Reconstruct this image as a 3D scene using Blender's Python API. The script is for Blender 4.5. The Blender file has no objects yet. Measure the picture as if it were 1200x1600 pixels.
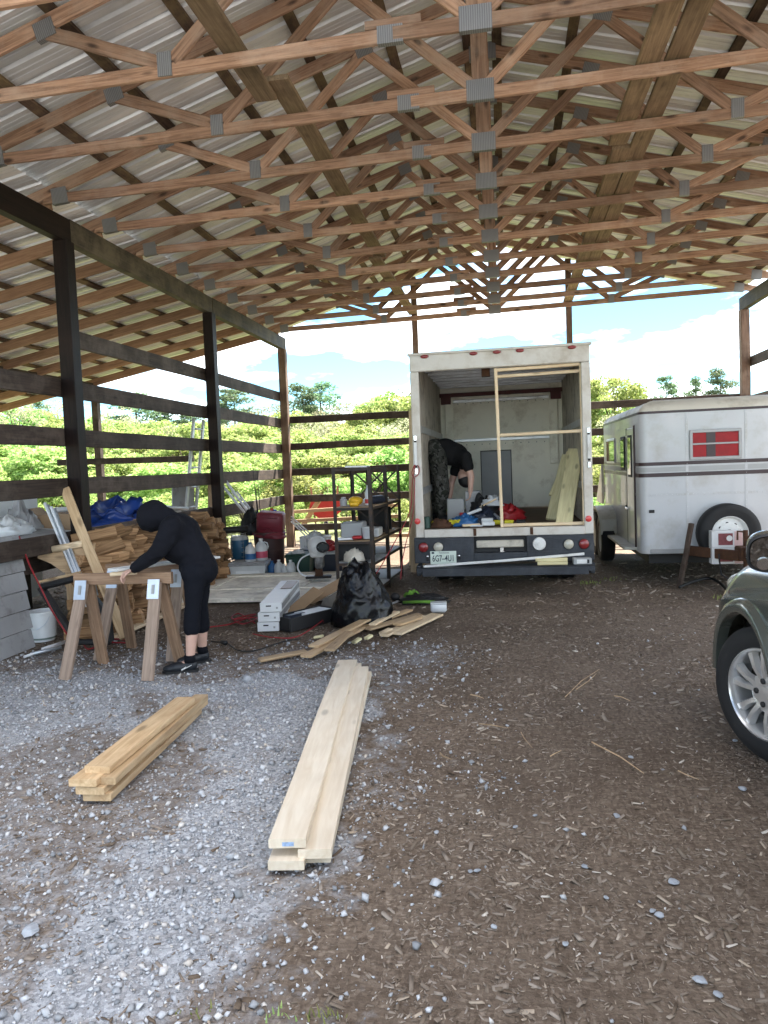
import bpy, bmesh, math, random
import numpy as np
from mathutils import Vector, Matrix, Euler, noise
V = Vector; R = math.radians; PI = math.pi
random.seed(7); rng = np.random.default_rng(11)
sc = bpy.context.scene
C = sc.collection

# ---------------------------------------------------------------- camera
YAW, PIT, ROL, FPX, CAMH = .1642, .065, -.0407, 1156.4, 1.55
_f = V((-math.sin(YAW)*math.cos(PIT), math.cos(YAW)*math.cos(PIT), -math.sin(PIT)))
_r0 = V((math.cos(YAW), math.sin(YAW), 0)); _u0 = _r0.cross(_f)
_r = math.cos(ROL)*_r0 + math.sin(ROL)*_u0
_u = -math.sin(ROL)*_r0 + math.cos(ROL)*_u0
cam_d = bpy.data.cameras.new('camera'); cam = bpy.data.objects.new('camera', cam_d); C.objects.link(cam)
cam_d.sensor_fit = 'VERTICAL'; cam_d.sensor_height = 36; cam_d.lens = 36*FPX/1600
cam_d.clip_start = .05; cam_d.clip_end = 3000
cam.matrix_world = Matrix(((_r.x, _u.x, -_f.x, 0), (_r.y, _u.y, -_f.y, 0), (_r.z, _u.z, -_f.z, CAMH), (0, 0, 0, 1)))
sc.camera = cam

# ---------------------------------------------------------------- sky, sun, exposure
SUN_EL, SUN_AZ = R(54), R(24)          # azimuth measured from +Y (down the barn) towards +X
sun_dir = V((math.sin(SUN_AZ)*math.cos(SUN_EL), math.cos(SUN_AZ)*math.cos(SUN_EL), math.sin(SUN_EL)))
w = bpy.data.worlds.new('World'); sc.world = w; w.use_nodes = True
nt = w.node_tree; nt.nodes.clear()
def wn(t, **k):
    n = nt.nodes.new(t)
    for a, b in k.items(): setattr(n, a, b)
    return n
sky = wn('ShaderNodeTexSky', sky_type='NISHITA', sun_disc=False, sun_elevation=SUN_EL, sun_rotation=SUN_AZ,
         air_density=1.0, dust_density=.0, ozone_density=1.5)
tc = wn('ShaderNodeTexCoord'); sep = wn('ShaderNodeSeparateXYZ'); nt.links.new(tc.outputs['Generated'], sep.inputs[0])
def wm(op, a, b, clamp=False):
    n = wn('ShaderNodeMath', operation=op, use_clamp=clamp)
    for i, x in enumerate((a, b)):
        if isinstance(x, (int, float)): n.inputs[i].default_value = x
        else: nt.links.new(x, n.inputs[i])
    return n.outputs[0]
zz = wm('ADD', wm('MAXIMUM', sep.outputs['Z'], 0.0), .22)
cmb = wn('ShaderNodeCombineXYZ')
nt.links.new(wm('DIVIDE', sep.outputs['X'], zz), cmb.inputs[0]); nt.links.new(wm('DIVIDE', sep.outputs['Y'], zz), cmb.inputs[1])
nz = wn('ShaderNodeTexNoise'); nz.inputs['Scale'].default_value = 1.55; nz.inputs['Detail'].default_value = 9; nz.inputs['Roughness'].default_value = .55
nt.links.new(cmb.outputs[0], nz.inputs['Vector'])
cr = wn('ShaderNodeValToRGB'); cr.color_ramp.elements[0].position = .46; cr.color_ramp.elements[1].position = .62
nt.links.new(nz.outputs['Fac'], cr.inputs['Fac'])
mx = wn('ShaderNodeMix', data_type='RGBA'); mx.inputs['B'].default_value = (14.0, 13.6, 13.4, 1)
tint = wn('ShaderNodeMix', data_type='RGBA', blend_type='MULTIPLY'); tint.inputs['Factor'].default_value = 1.; tint.inputs['B'].default_value = (.33, .52, .60, 1)
nt.links.new(sky.outputs[0], tint.inputs['A'])
nt.links.new(wm('MULTIPLY', cr.outputs['Color'], .9), mx.inputs['Factor']); nt.links.new(tint.outputs['Result'], mx.inputs['A'])
bg = wn('ShaderNodeBackground'); bg.inputs['Strength'].default_value = .1
nt.links.new(mx.outputs['Result'], bg.inputs['Color'])
wo = wn('ShaderNodeOutputWorld'); nt.links.new(bg.outputs[0], wo.inputs[0])

sun_d = bpy.data.lights.new('sun', 'SUN'); sun_d.energy = 5.0; sun_d.angle = R(.53); sun_d.color = (1, .93, .82)
sun = bpy.data.objects.new('sun', sun_d); C.objects.link(sun)
sun.rotation_euler = (-sun_dir).to_track_quat('-Z', 'Y').to_euler(); sun.location = (0, 0, 30)
sc.view_settings.view_transform = 'Standard'; sc.view_settings.look = 'None'
sc.view_settings.exposure = 2.45; sc.view_settings.gamma = 1.0; sc.view_settings.use_curve_mapping = False
sc.render.engine = 'CYCLES'
try:
    sc.cycles.use_denoising = True; sc.cycles.max_bounces = 6; sc.cycles.diffuse_bounces = 4; sc.cycles.glossy_bounces = 3
    sc.cycles.transmission_bounces = 4; sc.cycles.transparent_max_bounces = 6; sc.cycles.sample_clamp_indirect = 6
    sc.cycles.caustics_reflective = False; sc.cycles.caustics_refractive = False
except Exception: pass

# ---------------------------------------------------------------- a pixel of the photograph -> a point on something it touches
CO = V((0, 0, CAMH))
def ray(x, y): return _f + _r*((x-600)/FPX) - _u*((y-800)/FPX)
def pz(x, y, z=0.): d = ray(x, y); return CO + d*((z-CAMH)/d.z)
def py(x, y, Y): d = ray(x, y); return CO + d*(Y/d.y)
def px(x, y, X): d = ray(x, y); return CO + d*(X/d.x)

# ---------------------------------------------------------------- mesh helpers
def link(o, parent=None):
    C.objects.link(o)
    if parent is not None: o.parent = parent
    return o
def tag(o, label=None, cat=None, group=None, kind=None):
    if label: o['label'] = label
    if cat: o['category'] = cat
    if group: o['group'] = group
    if kind: o['kind'] = kind
    return o
def empty(name, loc=(0, 0, 0), rz=0., label=None, cat=None, group=None, parent=None, rot=None):
    o = bpy.data.objects.new(name, None); o.empty_display_size = .1
    o.location = loc; o.rotation_euler = rot if rot else (0, 0, rz)
    link(o, parent); return tag(o, label, cat, group)
def frame(x, up=(0, 0, 1)):
    x = V(x).normalized(); up = V(up)
    if abs(x.dot(up.normalized())) > .995: up = V((0, 1, 0)) if abs(x.y) < .9 else V((1, 0, 0))
    y = up.cross(x).normalized(); z = x.cross(y)
    return Matrix((x, y, z)).transposed()
def TR(loc=(0, 0, 0), rot=(0, 0, 0), s=(1, 1, 1)):
    return Matrix.LocRotScale(V(loc), Euler(rot), V(s) if not isinstance(s, (int, float)) else V((s, s, s)))
class MB:
    def __init__(s): s.v = []; s.f = []; s.M = None
    def add(s, vs, fs, M=None):
        n = len(s.v)
        for p in vs:
            p = V(p)
            if M is not None: p = M @ p
            if s.M is not None: p = s.M @ p
            s.v.append(p)
        s.f += [tuple(i+n for i in q) for q in fs]; return s
    def box(s, c, d, rot=None, b=0., M=None):
        hx, hy, hz = d[0]/2, d[1]/2, d[2]/2
        T = Matrix.Translation(V(c))
        if rot is not None: T = T @ (Euler(rot).to_matrix().to_4x4() if not isinstance(rot, Matrix) else rot.to_4x4())
        if M is not None: T = M @ T
        if b <= 0:
            vs = [(x*hx, y*hy, z*hz) for x in (-1, 1) for y in (-1, 1) for z in (-1, 1)]
            return s.add(vs, [(0, 1, 3, 2), (4, 6, 7, 5), (0, 4, 5, 1), (2, 3, 7, 6), (0, 2, 6, 4), (1, 5, 7, 3)], T)
        b = min(b, hx*.9, hy*.9, hz*.9); vs = []; ix = {}
        for x in (-1, 1):
            for y in (-1, 1):
                for z in (-1, 1):
                    for a in range(3):
                        h = [hx-b, hy-b, hz-b]; h[a] += b
                        ix[x, y, z, a] = len(vs); vs.append((x*h[0], y*h[1], z*h[2]))
        fs = []
        for a in range(3):
            o1, o2 = [k for k in range(3) if k != a]
            for sg in (-1, 1):
                q = []
                for (i, j) in ((-1, -1), (1, -1), (1, 1), (-1, 1)):
                    k = [0, 0, 0]; k[a] = sg; k[o1] = i; k[o2] = j; q.append(ix[k[0], k[1], k[2], a])
                nrm = 1 if (a != 1) else -1
                fs.append(tuple(q) if sg*nrm > 0 else tuple(q[::-1]))
        for a in range(3):
            o1, o2 = [k for k in range(3) if k != a]
            for i in (-1, 1):
                for j in (-1, 1):
                    k0 = [0, 0, 0]; k1 = [0, 0, 0]; k0[a] = -1; k1[a] = 1
                    for k in (k0, k1): k[o1] = i; k[o2] = j
                    fs.append((ix[(*k0, o1)], ix[(*k1, o1)], ix[(*k1, o2)], ix[(*k0, o2)]))
        for x in (-1, 1):
            for y in (-1, 1):
                for z in (-1, 1): fs.append(tuple(ix[x, y, z, a] for a in range(3)))
        return s.add(vs, fs, T)
    def bar(s, p, q, w_, h, up=(0, 0, 1), b=0.):
        p = V(p); q = V(q); L = (q-p).length
        return s.box((0, 0, 0), (L, w_, h), b=b, M=Matrix.Translation((p+q)/2) @ frame(q-p, up).to_4x4())
    def tube(s, pts, r, n=8, cap=True, close=False):
        pts = [V(p) for p in pts]; k = len(pts); rs = r if isinstance(r, (list, tuple)) else [r]*k
        vs = []; ref = None
        for i, p in enumerate(pts):
            t = (pts[(i+1) % k]-pts[i-1]) if close else (pts[min(i+1, k-1)]-pts[max(i-1, 0)])
            t.normalize() if t.length > 1e-9 else None
            if ref is None: ref = V((0, 0, 1)) if abs(t.z) < .9 else V((1, 0, 0))
            a = (ref-t*ref.dot(t)).normalized(); ref = a; b_ = t.cross(a)
            vs += [p+(a*math.cos(2*PI*j/n)+b_*math.sin(2*PI*j/n))*rs[i] for j in range(n)]
        fs = []
        for i in range(k if close else k-1):
            i2 = (i+1) % k
            fs += [(i*n+j, i*n+(j+1) % n, i2*n+(j+1) % n, i2*n+j) for j in range(n)]
        if cap and not close: fs += [tuple(range(n))[::-1], tuple((k-1)*n+j for j in range(n))]
        return s.add(vs, fs)
    def lathe(s, prof, n=20, M=None, cap=True):
        vs = []; fs = []; k = len(prof)
        for (r_, z) in prof: vs += [(r_*math.cos(2*PI*j/n), r_*math.sin(2*PI*j/n), z) for j in range(n)]
        for i in range(k-1): fs += [(i*n+j, i*n+(j+1) % n, (i+1)*n+(j+1) % n, (i+1)*n+j) for j in range(n)]
        if cap: fs += [tuple(range(n))[::-1], tuple((k-1)*n+j for j in range(n))]
        return s.add(vs, fs, M)
    def prism(s, poly, z0, z1, M=None):
        n = len(poly); vs = [(p[0], p[1], z0) for p in poly]+[(p[0], p[1], z1) for p in poly]
        fs = [tuple(range(n))[::-1], tuple(range(n, 2*n))]+[(i, (i+1) % n, n+(i+1) % n, n+i) for i in range(n)]
        return s.add(vs, fs, M)
    def ell(s, c, r, n=12, m=8, M=None):
        T = Matrix.Translation(V(c)); T = M @ T if M is not None else T
        vs = []; fs = []
        for i in range(1, m):
            t = PI*i/m
            vs += [(r[0]*math.sin(t)*math.cos(2*PI*j/n), r[1]*math.sin(t)*math.sin(2*PI*j/n), r[2]*math.cos(t)) for j in range(n)]
        for i in range(m-2): fs += [(i*n+j, (i+1)*n+j, (i+1)*n+(j+1) % n, i*n+(j+1) % n) for j in range(n)]
        vs += [(0, 0, r[2]), (0, 0, -r[2])]; a = len(vs)-2
        fs += [(a, j, (j+1) % n) for j in range(n)]+[(a+1, (m-2)*n+(j+1) % n, (m-2)*n+j) for j in range(n)]
        return s.add(vs, fs, T)
    def grid(s, fn, nu, nv, M=None):
        vs = [fn(i/nu, j/nv) for i in range(nu+1) for j in range(nv+1)]
        return s.add(vs, [(i*(nv+1)+j, (i+1)*(nv+1)+j, (i+1)*(nv+1)+j+1, i*(nv+1)+j+1) for i in range(nu) for j in range(nv)], M)
    def mesh(s, name, smooth=False):
        me = bpy.data.meshes.new(name); me.from_pydata([tuple(p) for p in s.v], [], s.f)
        bm = bmesh.new(); bm.from_mesh(me); bmesh.ops.recalc_face_normals(bm, faces=bm.faces); bm.to_mesh(me); bm.free()
        if smooth:
            me.polygons.foreach_set('use_smooth', [True]*len(me.polygons))
            if smooth is not True: me.set_sharp_from_angle(angle=R(smooth))
        return me
    def build(s, name, mat, parent=None, smooth=False, loc=None, rot=None, bev=0.):
        me = s.mesh(name, smooth); me.materials.append(mat)
        o = bpy.data.objects.new(name, me); link(o, parent)
        if loc is not None: o.location = loc
        if rot is not None: o.rotation_euler = rot
        return o
def copy_tree(o, parent=None):
    c = o.copy(); C.objects.link(c); c.parent = parent
    for ch in o.children: copy_tree(ch, c)
    return c
_beams = {}
def beam(name, p, q, w_, h, mat, parent=None, up=(0, 0, 1), wob=.003, seg=4, var=3, ch=.006):
    """a sawn timber as one object, local X along its grain"""
    p = V(p); q = V(q); L = (q-p).length
    key = (round(L, 2), w_, h, wob, seg, random.randrange(var), ch)
    me = _beams.get(key)
    if me is None:
        m = MB(); a, b_ = w_/2, h/2; rnd = random.Random(str(key)); vs = []
        sect = [(-a, -b_+ch), (-a+ch, -b_), (a-ch, -b_), (a, -b_+ch), (a, b_-ch), (a-ch, b_), (-a+ch, b_), (-a, b_-ch)]
        n = len(sect)
        for i in range(seg+1):
            x = -L/2+L*i/seg; oy, oz = (rnd.uniform(-wob, wob), rnd.uniform(-wob, wob)) if wob else (0, 0)
            vs += [(x, y+oy, z+oz) for y, z in sect]
        fs = [(i*n+j, i*n+(j+1) % n, (i+1)*n+(j+1) % n, (i+1)*n+j) for i in range(seg) for j in range(n)]
        fs += [tuple(range(n))[::-1], tuple(seg*n+j for j in range(n))]
        m.add(vs, fs); me = m.mesh(name); _beams[key] = me; me.materials.append(mat)
    o = bpy.data.objects.new(name, me)
    if me.materials[0] != mat:
        link(o); o.material_slots[0].link = 'OBJECT'; o.material_slots[0].material = mat
        if parent is not None: o.parent = parent
    else: link(o, parent)
    o.matrix_local = Matrix.Translation((p+q)/2) @ frame(q-p, up).to_4x4()
    return o
def npmesh(name, verts, quads, mat, tris=None):
    """big soups straight from numpy"""
    me = bpy.data.meshes.new(name); k = quads.shape[1]
    me.vertices.add(len(verts)); me.vertices.foreach_set('co', np.asarray(verts, np.float32).ravel())
    me.loops.add(quads.size); me.loops.foreach_set('vertex_index', quads.astype(np.int32).ravel())
    me.polygons.add(len(quads)); me.polygons.foreach_set('loop_start', np.arange(0, quads.size, k, dtype=np.int32))
    me.update(calc_edges=True); me.validate(); me.materials.append(mat)
    return me

# ---------------------------------------------------------------- materials
def srgb(h):
    h = h.lstrip('#'); c = [int(h[i:i+2], 16)/255 for i in (0, 2, 4)]
    return tuple(x/12.92 if x <= .04045 else ((x+.055)/1.055)**2.4 for x in c)+(1,)
class NT:
    def __init__(s, name):
        s.m = bpy.data.materials.new(name); s.m.use_nodes = True; s.t = s.m.node_tree; s.t.nodes.clear()
        s.out = s.n('ShaderNodeOutputMaterial'); s.p = s.n('ShaderNodeBsdfPrincipled'); s.l(s.p.outputs[0], s.out.inputs[0])
    def n(s, t, **k):
        x = s.t.nodes.new(t)
        for a, b in k.items():
            if a in x.inputs: x.inputs[a].default_value = b
            else: setattr(x, a, b)
        return x
    def l(s, a, b): s.t.links.new(a, b)
    def coords(s, scale=(1, 1, 1), rand=True):
        tc_ = s.n('ShaderNodeTexCoord'); mp = s.n('ShaderNodeMapping'); mp.inputs['Scale'].default_value = scale
        s.l(tc_.outputs['Object'], mp.inputs['Vector'])
        if rand:
            oi = s.n('ShaderNodeObjectInfo'); mu = s.n('ShaderNodeMath', operation='MULTIPLY'); mu.inputs[1].default_value = 57.3
            s.l(oi.outputs['Random'], mu.inputs[0]); s.l(mu.outputs[0], mp.inputs['Location'])
        return mp.outputs[0]
    def noise(s, vec, scale, detail=4, rough=.55, dist=0.):
        x = s.n('ShaderNodeTexNoise'); x.inputs['Scale'].default_value = scale; x.inputs['Detail'].default_value = detail
        x.inputs['Roughness'].default_value = rough; x.inputs['Distortion'].default_value = dist
        if vec is not None: s.l(vec, x.inputs['Vector'])
        return x.outputs['Fac']
    def ramp(s, fac, stops):
        x = s.n('ShaderNodeValToRGB'); e = x.color_ramp.elements
        while len(e) < len(stops): e.new(.5)
        for a, (p_, c) in zip(e, stops): a.position = p_; a.color = c if len(c) == 4 else (*c, 1)
        s.l(fac, x.inputs['Fac']); return x.outputs['Color']
    def mix(s, fac, a, b, blend='MIX'):
        x = s.n('ShaderNodeMix', data_type='RGBA', blend_type=blend)
        for i, y in (('Factor', fac), ('A', a), ('B', b)):
            if isinstance(y, (int, float)): x.inputs[i].default_value = y
            elif isinstance(y, tuple): x.inputs[i].default_value = y if len(y) == 4 else (*y, 1)
            else: s.l(y, x.inputs[i])
        return x.outputs['Result']
    def math(s, op, a, b=0., clamp=False):
        x = s.n('ShaderNodeMath', operation=op, use_clamp=clamp)
        for i, y in enumerate((a, b)):
            if isinstance(y, (int, float)): x.inputs[i].default_value = y
            else: s.l(y, x.inputs[i])
        return x.outputs[0]
    def bump(s, h, strength=.3, dist=.01):
        x = s.n('ShaderNodeBump'); x.inputs['Strength'].default_value = strength; x.inputs['Distance'].default_value = dist
        s.l(h, x.inputs['Height']); s.l(x.outputs[0], s.p.inputs['Normal'])
    def objrand(s): return s.n('ShaderNodeObjectInfo').outputs['Random']
    def set(s, **k):
        for a, b in k.items(): s.p.inputs[a.replace('_', ' ')].default_value = b
        return s
def g(v): return (v, v, v, 1)
BW = lambda a, b: [(a, g(0)), (b, g(1))]
def wood(name, c1, c2, rough=.75, knots=.5, stain=None, stain_amt=.0, spec=.3, tone=.35, grain=22):
    """sawn timber: grain along local X, knots, per-piece tone, optional blotchy stain"""
    t = NT(name); co = t.coords(); gr = t.n('ShaderNodeMapping'); gr.inputs['Scale'].default_value = (1.1, grain, grain); t.l(co, gr.inputs[0])
    n1 = t.noise(gr.outputs[0], 2.2, 5, .6, .9)
    n2 = t.noise(co, 1.6, 3, .6)
    colr = t.ramp(n1, [(.28, c2), (.62, c1)])
    if knots:
        vm = t.n('ShaderNodeMapping'); vm.inputs['Scale'].default_value = (2.9, 8, 8); t.l(co, vm.inputs[0])
        vo = t.n('ShaderNodeTexVoronoi'); vo.inputs['Scale'].default_value = 1.0; t.l(vm.outputs[0], vo.inputs['Vector'])
        kn = t.ramp(vo.outputs['Distance'], [(.09, g(1)), (.2, g(0))])
        colr = t.mix(t.math('MULTIPLY', kn, knots), colr, tuple(x*.28 for x in c2[:3])+(1,))
    if stain is not None:
        sf = t.ramp(t.noise(co, 2.6, 6, .7), BW(.55-stain_amt*.3, .75-stain_amt*.3))
        colr = t.mix(t.math('MULTIPLY', sf, min(1, stain_amt*1.6)), colr, stain)
    hsv = t.n('ShaderNodeHueSaturation'); t.l(colr, hsv.inputs['Color'])
    a = t.math('ADD', t.math('MULTIPLY', t.objrand(), tone), 1-tone/2)
    t.l(t.math('MULTIPLY', a, t.math('ADD', t.math('MULTIPLY', n2, .5), .75)), hsv.inputs['Value'])
    t.l(hsv.outputs[0], t.p.inputs['Base Color'])
    t.p.inputs['Roughness'].default_value = rough; t.p.inputs['Specular IOR Level'].default_value = spec
    t.bump(n1, .35, .004); return t.m
def plain(name, c, rough=.55, metal=0., var=.18, nscale=5., bump=.08, bscale=60., spec=.5, dirt=None, dirt_amt=.3, dirt_scale=4., **kw):
    """painted, plastic, metal or cloth: uneven tone, optional dirt with a shape of its own, fine relief"""
    t = NT(name); co = t.coords(); n = t.noise(co, nscale, 5, .6)
    c = c if len(c) == 4 else (*c, 1)
    colr = t.ramp(n, [(.25, tuple(x*(1-var) for x in c[:3])), (.75, tuple(min(1, x*(1+var*.6)) for x in c[:3]))])
    rr = t.math('ADD', t.math('MULTIPLY', n, .25), rough-.12)
    if dirt is not None:
        df = t.ramp(t.noise(co, dirt_scale, 8, .68), BW(.62-dirt_amt*.35, .8-dirt_amt*.25))
        colr = t.mix(t.math('MULTIPLY', df, .8), colr, dirt); rr = t.math('ADD', rr, t.math('MULTIPLY', df, .2))
    t.l(colr, t.p.inputs['Base Color']); t.l(rr, t.p.inputs['Roughness'])
    t.set(Metallic=metal, Specular_IOR_Level=spec)
    for k, v in kw.items(): t.p.inputs[k.replace('_', ' ')].default_value = v
    if bump: t.bump(t.noise(co, bscale, 3), bump, .01)
    return t.m
M = {}
M['truss'] = wood('truss_pine', (.375, .222, .138, 1), (.145, .076, .044, 1), .72, .9, (.46, .345, .255, 1), .28, tone=.6)
M['purlin'] = wood('purlin_oak', (.10, .062, .04, 1), (.032, .019, .013, 1), .8, .4, (.26, .19, .09, 1), .35, tone=.9)
M['rafter'] = wood('rafter_pine', (.35, .205, .12, 1), (.19, .10, .055, 1), .75, .4, tone=.3)
M['post'] = wood('creosote_post', (.017, .010, .008, 1), (.006, .0045, .004, 1), .5, .3, (.035, .018, .012, 1), .2, .12, .3)
M['post_end'] = wood('sunlit_tone_post', (.17, .105, .07, 1), (.06, .036, .025, 1), .7, .4, (.26, .19, .14, 1), .3)  # lighter copy for gable-end posts, their sunlight put into the colour
M['girt'] = wood('girt_weathered', (.055, .037, .028, 1), (.016, .011, .008, 1), .75, .3, (.14, .11, .09, 1), .33, tone=.6)
M['header'] = wood('header_beam', (.045, .032, .022, 1), (.010, .008, .006, 1), .7, .3, (.12, .095, .058, 1), .38, tone=.7)
M['brace'] = wood('mossy_brace', (.25, .175, .10, 1), (.115, .075, .042, 1), .8, .4, (.09, .06, .036, 1), .3, tone=.4)
M['plate'] = plain('galvanised_plate', (.40, .41, .42), .5, .75, .2, 12, .0)
_t = NT('gusset'); _co = _t.coords(rand=False); _w = _t.n('ShaderNodeTexWave', wave_type='BANDS', bands_direction='X'); _w.inputs['Scale'].default_value = 22; _t.l(_co, _w.inputs[0])
_t.l(_t.ramp(_w.outputs['Fac'], [(.2, (.17, .165, .16)), (.6, (.26, .253, .245))]), _t.p.inputs['Base Color']); _t.set(Metallic=.55, Roughness=.5); _t.bump(_w.outputs['Fac'], .35, .003); M['gusset'] = _t.m

# ================================================================ GROUND
def seg_sd(P, poly):
    """signed distance (inside > 0) of points P (n,2) to a polygon"""
    poly = np.array(poly); d = np.full(len(P), 1e9); ins = np.zeros(len(P), bool)
    for i in range(len(poly)):
        a, b_ = poly[i], poly[(i+1) % len(poly)]; e = b_-a; w_ = P-a
        t = np.clip((w_ @ e)/max(e @ e, 1e-9), 0, 1); d = np.minimum(d, np.linalg.norm(w_-t[:, None]*e, axis=1))
        c = ((a[1] > P[:, 1]) != (b_[1] > P[:, 1])) & (P[:, 0] < (b_[0]-a[0])*(P[:, 1]-a[1])/((b_[1]-a[1]) or 1e-9)+a[0]); ins ^= c
    return np.where(ins, d, -d)
def vnoise(P, s, seed=0, oct=3):
    out = np.zeros(len(P)); amp = 1.; tot = 0
    for o in range(oct):
        r_ = np.random.default_rng(seed+o); T = r_.random((64, 64)); q = P*s*(2**o)+seed*3.7; i = np.floor(q).astype(int); f_ = q-i; f_ = f_*f_*(3-2*f_)
        a = T[i[:, 0] % 64, i[:, 1] % 64]; b_ = T[(i[:, 0]+1) % 64, i[:, 1] % 64]; c = T[i[:, 0] % 64, (i[:, 1]+1) % 64]; d = T[(i[:, 0]+1) % 64, (i[:, 1]+1) % 64]
        out += amp*((a*(1-f_[:, 0])+b_*f_[:, 0])*(1-f_[:, 1])+(c*(1-f_[:, 0])+d*f_[:, 0])*f_[:, 1]); tot += amp; amp *= .5
    return out/tot
def smooth(a, b_, x): t = np.clip((x-a)/(b_-a), 0, 1); return t*t*(3-2*t)
GR = [[tuple(pz(*q).xy) for q in pl] for pl in (
    [(225, 1062), (330, 1068), (440, 1062), (525, 1080), (512, 1130), (500, 1200), (468, 1270), (430, 1340), (370, 1410), (295, 1490), (220, 1599), (30, 1599), (60, 1520), (125, 1470), (150, 1400), (160, 1330), (240, 1262), (320, 1190), (250, 1150), (215, 1110)],
    [(-60, 1040), (110, 1055), (230, 1060), (260, 1110), (190, 1130), (120, 1130), (60, 1180), (-60, 1190)],
    [(-60, 1250), (60, 1270), (110, 1330), (60, 1390), (-60, 1390)])]
DK = [[tuple(pz(*q).xy) for q in pl] for pl in ([(0, 1160), (110, 1150), (190, 1290), (120, 1330), (0, 1290)], [(-30, 1400), (75, 1405), (80, 1475), (-30, 1490)], [(270, 1200), (360, 1180), (330, 1230), (250, 1260)])]
def gravel_mask(P):
    n1 = vnoise(P, 1.7, 3)-.5; n2 = vnoise(P, 6, 9)-.5
    m = np.zeros(len(P))
    for pl, k in zip(GR, (1, .8, .7)): m = np.maximum(m, k*smooth(-.40, .22, seg_sd(P, pl)+n1*.75+n2*.45))
    for pl in DK: m *= 1-.6*smooth(-.25, .25, seg_sd(P, pl)+n1*.4+n2*.2)
    far = smooth(.6, -1.5, P[:, 1]) + smooth(8, 14, np.abs(P[:, 0]))*smooth(12, 8, P[:, 1])
    m = np.maximum(m, .4*smooth(.2, -1.2, P[:, 0]+n1)*smooth(6.6, 5.6, P[:, 1]+n1))
    return np.clip(m+far*.7, 0, 1)
def grass_mask(P): return np.clip(smooth(14.6, 16.5, P[:, 1]+2*(vnoise(P, .6, 5)-.5)) + smooth(-10.5, -13, P[:, 0]+2*(vnoise(P, .6, 5)-.5)), 0, 1)
def gz(P): return (vnoise(P, 1.1, 21)-.5)*.03+(vnoise(P, 9, 31)-.5)*.012
def axis(lo, hi, step, a, b_):
    c = list(np.arange(lo, hi+1e-6, step)); s_ = step; x = hi
    while x < b_: s_ *= 1.25; x += s_; c.append(x)
    s_ = step; x = lo
    while x > a: s_ *= 1.25; x -= s_; c.insert(0, x)
    return np.array(c)
xs = axis(-5.5, 4.2, .06, -600, 600); ys = axis(1.2, 10.5, .06, -150, 900)
GX, GY = np.meshgrid(xs, ys, indexing='ij'); P2 = np.stack([GX.ravel(), GY.ravel()], 1)
gzv = gz(P2)*smooth(30, 12, np.hypot(P2[:, 0], P2[:, 1]))-.012
gm = gravel_mask(P2); gg = grass_mask(P2)
nx, ny = len(xs), len(ys); I = np.arange(nx*ny).reshape(nx, ny)
Q = np.stack([I[:-1, :-1].ravel(), I[1:, :-1].ravel(), I[1:, 1:].ravel(), I[:-1, 1:].ravel()], 1)
t = NT('ground_mulch_gravel'); co = t.coords(rand=False)
at = t.n('ShaderNodeAttribute', attribute_name='gravel'); ag = t.n('ShaderNodeAttribute', attribute_name='grass')
mp = t.n('ShaderNodeMapping'); mp.inputs['Scale'].default_value = (1, 2.3, 1); mp.inputs['Rotation'].default_value = (0, 0, .5); t.l(co, mp.inputs[0])
v1 = t.n('ShaderNodeTexVoronoi'); v1.inputs['Scale'].default_value = 42; t.l(mp.outputs[0], v1.inputs[0])
mp2 = t.n('ShaderNodeMapping'); mp2.inputs['Scale'].default_value = (2.4, 1, 1); mp2.inputs['Rotation'].default_value = (0, 0, -.3); t.l(co, mp2.inputs[0])
v2 = t.n('ShaderNodeTexVoronoi'); v2.inputs['Scale'].default_value = 33; t.l(mp2.outputs[0], v2.inputs[0])
bw = t.n('ShaderNodeRGBToBW'); t.l(v1.outputs['Color'], bw.inputs[0]); bw2 = t.n('ShaderNodeRGBToBW'); t.l(v2.outputs['Color'], bw2.inputs[0])
chips = t.ramp(t.math('MULTIPLY', t.math('ADD', bw.outputs[0], bw2.outputs[0]), .5), [(.2, (.10, .073, .053)), (.5, (.17, .128, .095)), (.7, (.225, .174, .132)), (.88, (.34, .275, .215))])
big = t.noise(co, .7, 7, .65)
mul = t.mix(t.ramp(big, BW(.35, .7)), chips, t.mix(.55, chips, (.12, .086, .060, 1)))
damp = t.ramp(t.noise(co, .33, 5, .6, .8), BW(.47, .66)); mul = t.mix(t.math('MULTIPLY', damp, .55), mul, (.07, .05, .036, 1)); mul = t.mix(t.math('MULTIPLY', t.ramp(t.noise(co, 2.1, 6, .7), BW(.52, .75)), .5), mul, (.225, .178, .135, 1))
v3 = t.n('ShaderNodeTexVoronoi'); v3.inputs['Scale'].default_value = 75; t.l(co, v3.inputs[0]); b3 = t.n('ShaderNodeRGBToBW'); t.l(v3.outputs['Color'], b3.inputs[0])
gcol = t.ramp(b3.outputs[0], [(.2, (.20, .202, .21)), (.55, (.38, .387, .40)), (.85, (.54, .55, .57))])  # base kept darker than the stones, shade of their gaps put into colour
fine = t.noise(co, 260, 3)
gcol = t.mix(.35, gcol, t.ramp(fine, [(.3, (.15, .155, .16)), (.7, (.55, .565, .59))]))
gcol = t.mix(t.ramp(t.noise(co, 3.2, 6, .65), BW(.5, .72)), gcol, t.mix(.6, gcol, (.21, .16, .12, 1)))
base = t.mix(t.ramp(t.math('ADD', at.outputs['Fac'], t.math('MULTIPLY', t.math('SUBTRACT', t.noise(co, 14, 4), .5), .7)), BW(.25, .62)), mul, gcol)
grs = t.ramp(t.noise(co, 5, 6, .7), [(.3, (.12, .145, .05)), (.7, (.21, .235, .10))])
base = t.mix(ag.outputs['Fac'], base, grs)
t.l(base, t.p.inputs['Base Color']); t.set(Roughness=.95, Specular_IOR_Level=.2)
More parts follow.
